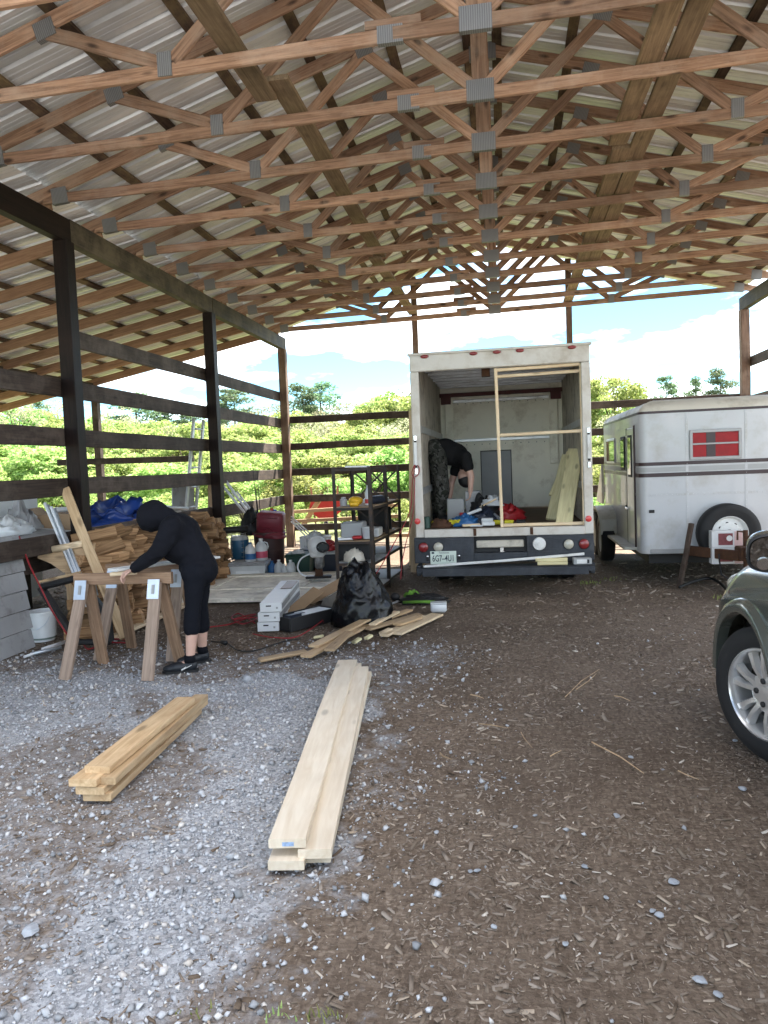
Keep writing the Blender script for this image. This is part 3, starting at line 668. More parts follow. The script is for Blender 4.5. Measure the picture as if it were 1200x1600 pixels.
# rear frame
rf = empty('rear_frame', (0, 0, 0), parent=truck)
for s_ in (-1, 1): bx('frame_post', (s_*(BW_-.045), .0, (.66+ZT-.19)/2+.0), (.10, .07, ZT-.19-.66), 'truckwhite', rf, .008)
bx('frame_header', (0, 0, ZT-.085), (2*BW_+.01, .075, .205), 'truckwhite', rf, .01)
bx('rain_gutter', (0, -.035, ZT+.01), (2*BW_+.05, .06, .03), 'truckwhite', rf, .008)
bx('sill', (0, -.004, .705), (2*BW_-.19, .075, .095), 'truckwhite', rf, .006)
for x in (-.325, .325): bx('rust_streak', (x, -.046, .71), (.035, .006, .085), 'rust', rf, .002)
for x in (-.84, -.275, -.01, .25, .825):
    ml = MB(); ml.ell((0, 0, 0), (.048, .022, .022), 12, 8); ml.build('marker_light', M['redlens'], truck, True, loc=(x, -.05, ZT-.02))
for x in (-.995, .965):
    ml = MB(); ml.lathe([(.036, 0), (.036, .006), (.03, .010)], 20, Euler((PI/2, 0, 0)).to_matrix().to_4x4()); ml.build('reflector', M['redrefl'], truck, 40, loc=(x, -.036, .855 if x < 0 else .832))
for s_ in (-1, 1):
    lt = empty('door_latch', (s_*.985, -.04, 1.66), parent=truck)
    bx('latch_bar', (0, -.012, -.01), (.036, .018, .27), 'white', lt); bx('latch_clip', (0, -.008, .175), (.034, .012, .06), 'chrome', lt); bx('latch_clip', (0, -.008, -.215), (.034, .012, .07), 'chrome', lt); bx('latch_strap', (0, -.006, .0), (.026, .01, .34), 'black', lt)
# bumper
bp = empty('rear_bumper', (0, 0, 0), parent=truck)
bx('bumper_panel', (-.69, -.02, .508), (.70, .1, .298), 'diamond', bp); bx('bumper_panel', (.64, -.02, .508), (.75, .1, .298), 'diamond', bp); bx('bumper_panel', (-.035, -.018, .415), (.61, .09, .11), 'diamond', bp)
bx('recess', (-.035, .04, .56), (.66, .03, .20), 'black', bp); bx('ramp_end', (-.04, -.0, .565), (.55, .06, .085), 'lining', bp, .01); bx('ramp_latch', (-.02, -.05, .50), (.045, .03, .06), 'chrome', bp)
bx('step', (0, -.17, .30), (2.0, .24, .07), 'diamond', bp, .01); bx('step_lip', (0, -.296, .28), (1.86, .012, .09), 'diamond', bp)
for x in (-.98, .98): bx('step_end', (x, -.1, .29), (.05, .2, .12), 'diamond', bp)
for x, mt in ((-.93, 'redlens'), (-.755, 'clearlens'), (.735, 'clearlens'), (.905, 'redlens')):
    ml = MB(); ml.lathe([(.055, -.012), (.055, .012), (.046, .02), (.03, .028), (.001, .031)], 24, Euler((PI/2, 0, 0)).to_matrix().to_4x4()); q = ml.build('tail_light', M[mt], truck, 40, loc=(x, -.07, .55))
    r_ = MB(); r_.lathe([(.062, -.012), (.062, .01), (.056, .014), (.0545, .01)], 24, Euler((PI/2, 0, 0)).to_matrix().to_4x4(), False); r_.build('lamp_ring', M['black'], q, 40)
cp = MB(); cp.lathe([(.075, -.01), (.075, .03), (.068, .042), (.045, .042), (.044, .046), (.001, .047)], 28, Euler((PI/2, 0, 0)).to_matrix().to_4x4()); cp.build('round_cap', M['white'], truck, 40, loc=(.405, -.06, .562))
bx('cap_square', (.405, -.112, .562), (.04, .014, .04), 'white', truck, .004, (0, PI/4, 0))
pl = empty('license_plate', (-.70, -.085, .425), parent=truck)
M['platebg'] = plain('plate_print', (.62, .70, .62), .4, .1, .12, 8, .0); M['plateink'] = plain('plate_ink', (.012, .03, .045), .5, 0, .1, 5, 0)
bx('plate_sheet', (0, 0, 0), (.305, .003, .152), 'platebg', pl, .001)
text_mesh('plate_number', '6G7–4U1', .105, M['plateink'], pl, (0, -.003, -.012), (PI/2, 0, 0), .63, .0008, .0015)
text_mesh('plate_state', 'Tennessee', .032, M['plateink'], pl, (.01, -.003, .058), (PI/2, 0, 0), .9, .0005)
bx('plate_sticker', (-.12, -.0028, .058), (.03, .002, .022), 'plateink', pl, 0); 
for x in (-.185, .185):
    lm = MB(); lm.lathe([(.018, 0), (.016, .02), (.004, .026)], 12, Euler((PI/2, 0, 0)).to_matrix().to_4x4()); lm.build('plate_lamp', M['chrome'], pl, True, loc=(x, -.005, .02))
    bx('plate_lamp_base', (x, .006, .0), (.03, .012, .07), 'black', pl)
# chassis, wheels and cab
for x in (-.42, .42): bx('chassis_rail', (x, 2.9, .58), (.08, 5.6, .16), 'black', truck)
bx('axle', (0, .95, .36), (1.5, .12, .14), 'rust', truck)
def wheel(parent, loc, r_, w_, rz=0., rim='alu', name='wheel'):
    e = empty(name, loc, rz, parent=parent); Ry = Euler((0, PI/2, 0)).to_matrix().to_4x4()
    ty = MB(); ty.lathe([(r_*.60, -w_*.42), (r_*.80, -w_*.5), (r_*.93, -w_*.47), (r_, -w_*.36), (r_, w_*.36), (r_*.93, w_*.47), (r_*.80, w_*.5), (r_*.60, w_*.42)], 40, Ry, False); ty.build('tyre', M['rubber'], e, 50)
    ri = MB(); ri.lathe([(r_*.62, -w_*.40), (r_*.58, -w_*.38), (r_*.55, -w_*.1), (r_*.55, w_*.1), (r_*.58, w_*.38), (r_*.62, w_*.40)], 32, Ry, False); ri.lathe([(r_*.55, -.01), (r_*.55, .01)], 32, Ry); ri.build('rim', M[rim], e, 40); return e
for x in (-.80, -.60, .60, .80): wheel(truck, (x, 1.0, .355), .355, .18)
for x in (-.8, .8): wheel(truck, (x, 4.75, .355), .355, .2)
for x in (-.7, .7): bx('mud_flap', (x, .56, .33), (.42, .01, .4), 'rubber', truck)
cab = MB(); 
prof = [(3.5, .55), (5.9, .55), (6.0, .8), (5.95, 1.15), (5.0, 1.3), (4.45, 1.95), (3.5, 2.0)]
cab.prism(prof, -.92, .92, Matrix(((0, 0, 1, 0), (1, 0, 0, 0), (0, 1, 0, 0), (0, 0, 0, 1)))); cab.build('cab', M['truckwhite'], truck)
ws = MB(); ws.grid(lambda a, b_: (-.75+1.5*a, 4.99-.5*b_+.03, 1.335+.56*b_+.03), 4, 2); ws.build('windscreen', M['black'], truck)
# stud frame fitted in the rear opening
fr = empty('stud_wall', (-.045, 8.735, .755), 0, 'thin pine stud frame standing in the right half of the truck opening', 'frame')
for a, b_ in (((-.01, 0, 0), (-.03, 0, 1.84)), ((.925, 0, 0), (.925, 0, 1.84))): beam('stile', a, b_, .036, .04, M['pine'], fr, (0, 1, 0), wob=.001)
for z, x0 in ((.022, .01), (1.07, 0), (1.745, -.01), (1.82, -.01)): beam('rail', (x0, 0, z), (.905, 0, z+(.01 if z > .1 else 0)), .034, .036, M['pine'], fr, wob=.001)
# boards leaning inside
def plank(name, p, q, w_, th, mat, label, cat='board', group=None, up=(0, 0, 1), **k):
    o = beam(name, p, q, th if False else w_, th, M[mat], None, up, **k); return tag(o, label, cat, group)
plank('board', pz(881, 819, .77)+V((0, .0, 0)), py(899, 702, 9.75), .19, .036, 'treated', 'wide greenish treated board leaning inside the truck, in front of the other', up=(-.2, -1, .3))
plank('board', py(863, 812, 9.55), py(888, 712, 10.2), .17, .036, 'treated', 'greenish board leaning behind the wider one inside the truck', up=(-.2, -1, .3))
plank('board', py(866, 775, 9.8), py(893, 707, 10.45), .14, .03, 'treated', 'narrow board standing against the truck side wall behind the leaning boards', up=(-.2, -1, .3))
# things lying on the rear step
stp = .336
o = beam('trim_strip', py(662, 887, 8.47), py(913, 867, 8.52), .02, .03, M['white'], None); o.location.z += .01; tag(o, 'long white trim strip lying slantwise along the truck step', 'trim')
plank('board', (.33, 8.50, stp+.02), (.66, 8.50, stp+.02), .09, .036, 'treated', 'short cut board at the bottom of the pair on the truck step', seg=1, wob=0)
plank('board', (.31, 8.505, stp+.058), (.66, 8.495, stp+.058), .09, .036, 'treated', 'short cut board on top of the pair on the truck step', seg=1, wob=0)
lk = empty('lockbox', (.82, 8.5, stp+.004), .05, 'small grey box with a white sticker on the end of the truck step', 'box'); bx('case', (0, 0, .035), (.2, .12, .07), 'greydoor', lk, .006); bx('sticker', (-.01, -.062, .035), (.11, .003, .045), 'white', lk, .0); bx('code', (.06, -.062, .035), (.02, .004, .04), 'black', lk, 0)

# ================================================================ HORSE TRAILER
M['trwhite'] = plain('trailer_white', (.46, .47, .485), .38, 0, .07, 1.6, .02, dirt=(.36, .34, .31, 1), dirt_amt=.3, dirt_scale=2.6, Coat_Weight=.3)
M['trroof'] = plain('trailer_roof_cream', (.58, .535, .45), .5, 0, .1, 2, .03, dirt=(.34, .30, .23, 1), dirt_amt=.4)
M['trtrim'] = plain('dark_maroon_stripe', (.03, .012, .014), .4, 0, .3, 6, 0)
M['redcurtain'] = plain('red_curtain', (.30, .018, .022), .8, 0, .3, 9, .2, 25)
M['fenderp'] = plain('dusty_fender', (.56, .55, .48), .5, 0, .15, 4, .05, dirt=(.32, .27, .2, 1), dirt_amt=.5)
t = NT('window_glass'); t.set(Base_Color=(.05, .06, .06, 1), Roughness=.04, Specular_IOR_Level=.6); M['darkglass'] = t.m
t = NT('clear_glass'); t.set(Base_Color=(.9, .92, .92, 1), Roughness=.03, Transmission_Weight=1., IOR=1.3); M['clearglass'] = t.m
M['dullalu'] = plain('dull_aluminium', (.30, .30, .30), .45, .4, .15, 8, .03)
tr = empty('horse_trailer', (1.55, 9.0, 0), 0, 'white horse trailer with maroon stripes and a spare wheel on its nose', 'trailer')
TW, TL_, TB, TG = 1.95, 3.25, .37, 2.02
def rr_rect(w_, d, r_, n=6):
    pts = []
    for cx, cy, a0 in ((r_, r_, PI), (w_-r_, r_, 1.5*PI), (w_-r_, d-r_, 0), (r_, d-r_, .5*PI)):
        pts += [(cx+r_*math.cos(a0+.5*PI*i/n), cy+r_*math.sin(a0+.5*PI*i/n)) for i in range(n+1)]
    return pts
fp = rr_rect(TW, TL_, .10)
m = MB(); m.prism(fp, TB, TG); m.build('body_shell', M['trwhite'], tr, 40)
m = MB(); rings = []
for i in range(6):
    a = i/5*PI/2; ins = .30*(1-math.cos(a)); z = TG+.15*math.sin(a)
    rings.append([(max(ins, min(TW-ins, x)) if True else x, max(ins*1.2, min(TL_-ins*1.2, y)), z+.03*(1-(2*x/TW-1)**2)*math.sin(a)) for x, y in fp])
k = len(fp); m.add([p for r_ in rings for p in r_], [(i*k+j, i*k+(j+1) % k, (i+1)*k+(j+1) % k, (i+1)*k+j) for i in range(5) for j in range(k)]+[tuple(5*k+j for j in range(k))]); m.build('roof_cap', M['trroof'], tr, 60)
for z, h, mt in ((TG-.005, .028, 'trtrim'), (1.42, .04, 'trtrim'), (1.29, .045, 'trtrim')):
    b_ = MB(); fo = [(x+(.004 if x > TW/2 else -.004), y+(.004 if y > TL_/2 else -.004)) for x, y in fp]; b_.prism(fo, z-h/2, z+h/2); b_.build('stripe', M[mt], tr, 40)
b_ = MB(); b_.prism([(x+(.003 if x > TW/2 else -.003), y+(.003 if y > TL_/2 else -.003)) for x, y in fp], 1.325, 1.38); b_.build('stripe', M['greydoor'], tr, 40)
b_ = MB(); b_.prism([(x+(.002 if x > TW/2 else -.002), y+(.002 if y > TL_/2 else -.002)) for x, y in fp], 1.045, 1.075); b_.build('seam_strip', M['trwhite'], tr, 40)
b_ = MB()
for i in range(30): b_.ell((.12+i*.058, -.004, 1.06), (.006, .004, .006), 6, 4)
for x in (.52, 1.16):
    for i in range(26): b_.ell((x, -.002, .42+i*.062), (.005, .003, .005), 6, 4)
b_.build('rivet', M['alu'], tr)
for x in (.52, 1.16, 1.62): bx('panel_seam', (x, -.0015, 1.2), (.03, .004, 1.6), 'trwhite', tr, .001)
bx('bottom_rail', (TW/2, -.004, .40), (TW-.2, .012, .05), 'dullalu', tr, .003)
M['dullalu'] = plain('dull_aluminium', (.30, .30, .30), .45, .4, .15, 8, .03)
# nose window
nw = empty('nose_window', (.83, -.004, 1.62), parent=tr)
for c, d in (((0, 0, .155), (.56, .03, .035)), ((0, 0, -.155), (.56, .03, .035)), ((-.265, 0, 0), (.035, .03, .29)), ((.265, 0, 0), (.035, .03, .29)), ((0, 0, .01), (.5, .024, .022))): bx('window_frame', c, d, 'dullalu', nw)
bx('curtain', (0, .0, 0), (.5, .008, .28), 'redcurtain', nw, .001); bx('curtain_gap', (-.05, -.005, 0), (.10, .004, .28), 'trtrim', nw, 0)
# left side: door, windows, fender, wheels
dr = empty('side_door', (-.004, .62, 0), parent=tr)
bx('door_panel', (0, -.02, 1.14), (.022, .52, 1.45), 'trwhite', dr, .006); bx('door_edge', (-.004, -.30, 1.14), (.024, .022, 1.5), 'trtrim', dr); bx('door_edge', (-.002, .255, 1.14), (.022, .014, 1.46), 'black', dr)
bx('door_window', (-.012, -.02, 1.52), (.014, .28, .52), 'black', dr, .01); bx('window_pane', (-.02, -.02, 1.52), (.006, .22, .46), 'darkglass', dr, .002); bx('handle', (-.03, .16, .86), (.03, .10, .03), 'chrome', dr); 
w2 = empty('side_window', (-.004, 1.22, 1.56), parent=tr); bx('window_frame', (0, 0, 0), (.02, .34, .44), 'black', w2, .01); bx('window_pane', (-.009, 0, 0), (.008, .27, .37), 'darkglass', w2, .002)
w3 = empty('side_window', (-.004, 2.35, 1.60), parent=tr); bx('window_frame', (0, 0, 0), (.02, .85, .36), 'alu', w3, .01); bx('window_pane', (-.009, 0, 0), (.008, .78, .30), 'darkglass', w3, .002)
bx('latch', (.12, -.012, .87), (.06, .02, .035), 'black', tr); bx('grab_latch', (-.01, 1.0, .87), (.02, .03, .03), 'black', tr)
bx('underbody_shade_box', (TW/2, TL_/2+.1, .295), (1.7, TL_-.3, .14), 'black', tr); bx('running_board', (-.07, 1.05, .40), (.16, 1.5, .035), 'fenderp', tr, .006)  # black box added below the floor to darken the gap there
fd = MB(); pf = []
for i in range(13):
    a = PI*i/12; pf.append((-.62*math.cos(a)*1.0, .36*math.sin(a)**.6))
fd.add([(-.24, 2.52+y, .43+z) for y, z in pf]+[(0, 2.52+y, .43+z) for y, z in pf], [(i, i+1, 14+i, 13+i) for i in range(12)])
fd.add([(-.238, 2.52+y, .43+z) for y, z in pf]+[(-.238, 2.52+y*.9, .43+z*.86) for y, z in pf], [(i, i+1, 14+i, 13+i) for i in range(12)]); fd.build('fender', M['fenderp'], tr, 50)
bx('fender_front', (-.12, 1.9, .52), (.23, .015, .22), 'fenderp', tr)
m = MB(); m.prism([(0, 0), (.75, 0), (.0, .62)], -.02, .02, Matrix(((0, 0, 1, -.03), (1, 0, 0, TL_-.12), (0, 1, 0, .78), (0, 0, 0, 1)))); m.build('ramp_flare', M['fenderp'], tr)
for y in (2.2, 2.86):
    for x in (-.12, TW+.12): wheel(tr, (x, y, .335), .335, .2, rim='white')
# spare wheel
sp_ = empty('spare_wheel', (.925, -.12, .61), parent=tr); RX = Euler((PI/2, 0, 0)).to_matrix().to_4x4(); r_ = .335; w_ = .19
ty = MB(); ty.lathe([(r_*.58, -w_*.42), (r_*.80, -w_*.5), (r_*.93, -w_*.47), (r_, -w_*.36), (r_, w_*.36), (r_*.93, w_*.47), (r_*.80, w_*.5), (r_*.58, w_*.42)], 44, RX, False); ty.build('tyre', M['rubber'], sp_, 50)
ri = MB(); ri.lathe([(r_*.6, .075), (r_*.575, .085), (r_*.55, .06), (r_*.50, .02), (r_*.42, .03), (r_*.33, .055), (r_*.22, .05), (.001, .05)], 36, RX, False); ri.build('rim', M['white'], sp_, 40)
for i in range(8):
    a = 2*PI*i/8+.2; h = MB(); h.lathe([(.017, 0), (.016, .003)], 12, RX); h.build('rim_hole', M['black'], sp_, loc=(math.cos(a)*.115, -.045, math.sin(a)*.115))
hb = MB(); hb.lathe([(.045, 0), (.042, .03), (.001, .032)], 18, RX); hb.build('hub_hole', M['black'], sp_, 40, loc=(0, -.045, 0))
# tongue, jack and coupler
for x in (.35, 1.6): beam('tongue_rail', (x, .3, .40), (.98+(x-.98)*.12, -.62, .41), .06, .11, M['rust'], tr, wob=0)
bx('tongue_box', (.98, -.62, .44), (.2, .26, .14), 'rust', tr, .015); 
m = MB(); m.tube([(.98, -.55, .06), (.98, -.55, .68)], .026, 12); m.lathe([(.07, 0), (.07, .02)], 14, Matrix.Translation((.98, -.55, .04))); m.tube([(.98, -.55, .66), (.90, -.55, .67), (.89, -.58, .58)], .011, 6); m.build('jack', M['rust'], tr, 40)
m = MB(); m.ell((.98, -.82, .46), (.085, .13, .085), 14, 10); m.box((.98, -.78, .55), (.1, .16, .06), b=.01); m.tube([(.9, -.75, .6), (1.0, -.78, .66), (1.08, -.75, .6)], .014, 6); m.build('coupler', M['rust'], tr, 50)
m = MB(); m.tube([(.72, -.5, .42), (.70, -.66, .22), (.84, -.8, .13), (1.02, -.8, .2), (1.05, -.7, .34)], .009, 6); m.build('safety_cable', M['black'], tr, True)
# yellow wheel chock hung on the tongue
ck = empty('wheel_chock', (2.71, 8.2, .45), .2, 'yellow plastic wheel chock hooked on the trailer coupler', 'chock'); M['yellow'] = plain('yellow_plastic', (.72, .42, .02), .5, 0, .15, 8)
m = MB(); m.prism([(0, 0), (.15, 0), (.13, .05), (.05, .17), (0, .16)], -.05, -.02, RX); m.prism([(0, 0), (.15, 0), (.13, .05), (.05, .17), (0, .16)], .02, .05, RX); m.build('cheek', M['yellow'], ck); bx('web', (.05, 0, .04), (.1, .06, .02), 'yellow', ck, .003); bx('web', (.02, 0, .11), (.02, .06, .08), 'yellow', ck, .003)
# printed cartons in front of the spare wheel
M['carton'] = plain('printed_carton', (.62, .62, .62), .5, 0, .1, 6, 0); M['cartonred'] = plain('carton_photo', (.20, .045, .05), .5, 0, .5, 22, 0); M['cartonpink'] = plain('carton_pink', (.60, .40, .38), .5, 0, .25, 14, 0)
for i, zb in enumerate((.29, .475)):
    c_ = empty('carton', (2.40, 8.70, zb+.09), .0, ('lower' if i == 0 else 'upper')+' printed white carton stacked against the spare wheel', 'carton', 'cartons by the spare wheel')
    bx('box', (0, 0, 0), (.33, .12, .182), 'carton', c_, .003); bx('photo_panel', (-.02, -.062, .0), (.15, .003, .13), 'cartonred', c_, 0); bx('pink_panel', (.115, -.062, 0), (.085, .003, .17), 'cartonpink', c_, 0)
    m = MB(); m.lathe([(.032, 0), (.031, .002)], 18, RX); m.build('white_motif', M['white'], c_, loc=(.02, -.064, .01))
# leaning post by the trailer nose
plank('fence_post', pz(1062, 918)+V((0, 0, .02)), py(1081, 818, 8.72), .05, .05, 'girt', 'thin dark wooden stake leaning against the trailer nose', 'stake', wob=.004)

# ================================================================ PARKED CAR
t = NT('green_car_paint'); co = t.coords(rand=False); n = t.noise(co, 3, 5, .6); t.l(t.ramp(n, [(.3, (.105, .116, .102)), (.7, (.14, .152, .135))]), t.p.inputs['Base Color']); t.l(t.math('ADD', t.math('MULTIPLY', n, .12), .14), t.p.inputs['Roughness']); t.set(Metallic=.5, Coat_Weight=.8, Coat_Roughness=.08); M['car'] = t.m
M['alloy'] = plain('alloy_rim', (.74, .73, .72), .3, .75, .12, 5, .0)
CAR = (1.245, 3.88, 0)
car = empty('parked_car', CAR, R(2.5), 'dark green sport utility car with alloy wheels parked beside the lumber', 'car')
# local: x to the right, y forward, origin on the ground below the front left hub (hub at x=0)
HW = .86; CX = .80
def arch(y):
    zb = .26
    for yw in (0., -2.62):
        if abs(y-yw) < .415: zb = max(zb, .335+math.sqrt(.415**2-(y-yw)**2))
    return zb
def car_sec(y):
    tf = max(0, (y-.25)/.62); tf = min(1, tf); tr_ = max(0, (-3.2-y)/.4); tr_ = min(1, tr_)
    hw = HW*(1-.30*tf**2.2-.1*tr_**2); hood = (1.03-.10*max(0, (y+.7)/1.5)**1.3-.30*tf**2.2) if y > -.75 else 1.06
    zb = arch(y); P = []
    for i in range(9):
        sr = .13+.10*min(1, max(0, (y+.5)/1.0)); z = zb+(hood-sr-zb)*i/8; bulge = .035*math.sin(PI*min(1, max(0, (z-.2)/.8))); P.append((hw+bulge-.03*max(0, (.45-z))*1.2, z))
    for i in range(1, 6):
        a = i/5*PI/2; P.append((hw+.008-(sr+.03)*(1-math.cos(a)), hood-sr+(sr-.005)*math.sin(a)))
    P += [(hw*.55, hood+.022), (hw*.3, hood+.034), (0, hood+.038)]
    return P
ysn = sorted(set([round(-3.7+.055*i, 3) for i in range(84)]+[.4, -.4, .88, .9]))
ysn = [y for y in ysn if y <= .9]
m = MB(); vs = []; ns = None
for y in ysn:
    P = car_sec(y); ns = len(P); vs += [(CX-x, y, z) for x, z in P]+[(CX+x, y, z) for x, z in P[::-1][1:]]
nn = 2*ns-1
m.add(vs, [(i*nn+j, (i+1)*nn+j, (i+1)*nn+j+1, i*nn+j+1) for i in range(len(ysn)-1) for j in range(nn-1)]+[tuple((len(ysn)-1)*nn+j for j in range(nn)), tuple(range(nn))]); m.build('body', M['car'], car, 35)
for yw, ms in ((0., 1), (-2.62, 1)):
    fl = MB()
    pts = [(math.cos(PI*i/18+.02), math.sin(PI*i/18+.02)) for i in range(19)]; vs = []
    for c_, s__ in pts:
        y, z = yw+.40*c_, .335+.40*s__; x = CX-car_sec(max(-3.6, min(.88, y)))[3][0]
        for (dr_, dx) in ((.0, .03), (.0, -.025), (.028, -.034), (.06, -.022), (.075, .01)): vs.append((x+dx, yw+(.40+dr_)*c_, .335+(.40+dr_)*s__))
    fl.add(vs, [(i*5+j, i*5+j+1, (i+1)*5+j+1, (i+1)*5+j) for i in range(18) for j in range(4)])
    fl.build('wheel_arch_flare', M['car'], car, 60)
for yw in (0., -2.62):
    ww = MB(); ww.lathe([(.405, 0), (.405, .55)], 28, Matrix.Translation((.02, yw, .335)) @ Euler((0, PI/2, 0)).to_matrix().to_4x4(), False); ww.lathe([(.405, 0), (.405, .004)], 28, Matrix.Translation((.5, yw, .335)) @ Euler((0, PI/2, 0)).to_matrix().to_4x4()); ww.build('wheel_well', M['black'], car)
def car_wheel(loc, rz, side):
    e = empty('wheel', loc, rz, parent=car); Ry = Euler((0, -side*PI/2, 0)).to_matrix().to_4x4(); r_, w_ = .335, .215
    ty = MB(); ty.lathe([(r_*.66, w_*.30), (r_*.69, w_*.46), (r_*.80, w_*.5), (r_*.93, w_*.46), (r_, w_*.36), (r_, -w_*.36), (r_*.93, -w_*.46), (r_*.80, -w_*.5), (r_*.66, -w_*.42)], 56, Ry, False); ty.build('tyre', M['rubber'], e, 40)
    ri = MB(); ri.lathe([(r_*.685, w_*.44), (r_*.66, w_*.46), (r_*.63, w_*.40), (r_*.60, w_*.05), (r_*.60, -w_*.3)], 48, Ry, False)
    # six paired spokes
    for k in range(6):
        for da in (-.155, .155):
            a = 2*PI*k/6+.26; c0 = a+da*1.1; c1 = a+da*1.35; p0 = (math.cos(c0)*r_*.16, math.sin(c0)*r_*.16); p1 = (math.cos(c1)*r_*.64, math.sin(c1)*r_*.64)
            tx, ty_ = -math.sin(a), math.cos(a); vs = []
            for (pp, hw_, zz) in ((p0, .024, w_*.30), (((p0[0]+p1[0])/2, (p0[1]+p1[1])/2), .019, w_*.40), (p1, .026, w_*.36)):
                vs += [(pp[0]-tx*hw_, pp[1]-ty_*hw_, zz-.03), (pp[0]-tx*hw_*.55, pp[1]-ty_*hw_*.55, zz), (pp[0]+tx*hw_*.55, pp[1]+ty_*hw_*.55, zz), (pp[0]+tx*hw_, pp[1]+ty_*hw_, zz-.03)]
            ri.add(vs, [(i*4+j, i*4+j+1, (i+1)*4+j+1, (i+1)*4+j) for i in range(2) for j in range(3)]+[(0, 3, 2, 1), (8, 9, 10, 11)], Ry)
    ri.lathe([(r_*.30, w_*.10), (r_*.30, w_*.29), (r_*.25, w_*.33), (r_*.12, w_*.31), (r_*.11, w_*.37), (.001, w_*.38)], 30, Ry, False); ri.build('rim', M['alloy'], e, 35)
    bk_ = MB(); bk_.lathe([(r_*.62, -w_*.12), (.001, -w_*.12)], 30, Ry, False); bk_.build('brake_disc', M['black'], e)
    for k in range(5):
        a = 2*PI*k/5+.3; ln = MB(); ln.lathe([(.015, w_*.30), (.015, w_*.345), (.009, w_*.36)], 10, Ry @ Matrix.Translation((math.cos(a)*.062, math.sin(a)*.062, 0))); ln.build('lug_nut', M['black'], e, 40)
    return e
car_wheel((.06, 0, .335), R(24), 1); car_wheel((.06, -2.62, .335), 0, 1); car_wheel((1.54, 0, .335), R(24), -1); car_wheel((1.54, -2.62, .335), 0, -1)
gh = MB(); gs = [(-.72, .80, 1.05, .0), (-1.35, .70, 1.62, .0), (-3.2, .68, 1.64, 0), (-3.62, .76, 1.06, 0)]
gh.add([q for (y, hw, z, _) in gs for q in ((CX-hw, y, z), (CX+hw, y, z))], [(0, 1, 3, 2), (2, 3, 5, 4), (4, 5, 7, 6)])
gh.build('windscreen_and_roof', M['darkglass'], car)
for s_ in (-1, 1):
    sg = MB(); sg.add([(CX+s_*.81, -.75, 1.04), (CX+s_*.70, -1.37, 1.61), (CX+s_*.68, -3.18, 1.63), (CX+s_*.77, -3.6, 1.05)], [(0, 1, 2, 3)]); sg.build('side_glass', M['darkglass'], car)
    sp2 = MB(); 
    for p, q in (((CX+s_*.82, -.73, 1.04), (CX+s_*.71, -1.36, 1.62)), ((CX+s_*.71, -1.36, 1.62), (CX+s_*.69, -3.18, 1.64)), ((CX+s_*.69, -3.18, 1.64), (CX+s_*.78, -3.6, 1.05)), ((CX+s_*.755, -2.0, 1.05), (CX+s_*.70, -2.05, 1.62))): sp2.bar(p, q, .06, .05, b=.012)
    sp2.build('pillar', M['car'], car)
# door mirror: its glass faces back towards the camera
mr = empty('door_mirror', (-.215, -.76, 1.135), R(-12), parent=car); mr.rotation_euler = (R(16), 0, R(-12))
m = MB(); m.grid(lambda u, v: (.125*math.copysign(abs(math.cos(2*PI*u))**.6, math.cos(2*PI*u))*math.cos(PI/2*v)**.45, .10*math.sin(PI/2*v), .085*math.copysign(abs(math.sin(2*PI*u))**.6, math.sin(2*PI*u))*math.cos(PI/2*v)**.45), 32, 8); m.build('housing', M['car'], mr, 60)
m = MB(); m.grid(lambda u, v: ((.125-.012*v)*math.copysign(abs(math.cos(2*PI*u))**.6, math.cos(2*PI*u)), -.012*math.sin(PI*v), (.085-.012*v)*math.copysign(abs(math.sin(2*PI*u))**.6, math.sin(2*PI*u))), 32, 4); m.build('bezel', M['black'], mr, 60)
def disc(name, rx, rz_, y, mat, parent, loc=(0, 0, 0), e=.6):
    m = MB(); n_ = 32; pts = [(rx*math.copysign(abs(math.cos(2*PI*i/n_))**e, math.cos(2*PI*i/n_)), y, rz_*math.copysign(abs(math.sin(2*PI*i/n_))**e, math.sin(2*PI*i/n_))) for i in range(n_)]
    pts2 = [(p[0], y+.004, p[2]) for p in pts]; m.add(pts+pts2, [tuple(range(n_)), tuple(range(n_, 2*n_))]+[(i, (i+1) % n_, n_+(i+1) % n_, n_+i) for i in range(n_)]); return m.build(name, mat, parent, loc=loc)
t = NT('mirror_glass'); t.set(Base_Color=(.38, .40, .42, 1), Metallic=1., Roughness=.03); M['mirror'] = t.m
disc('mirror_glass', .112, .073, -.006, M['mirror'], mr); disc('blind_spot_mirror', .026, .026, -.012, M['chrome'], mr, (-.062, 0, -.042), 1.)
m = MB(); m.bar((.10, .03, -.03), (.30, .06, -.05), .06, .07, b=.02); m.build('arm', M['car'], mr)
hl = MB(); hl.ell((0, 0, 0), (.10, .12, .07), 14, 10); hl.build('headlight', M['clearlens'], car, True, loc=(.17, .70, .76), rot=(0, 0, R(35)))
bx('bumper_trim', (CX, .86, .42), (1.25, .10, .1), 'black', car, .03)

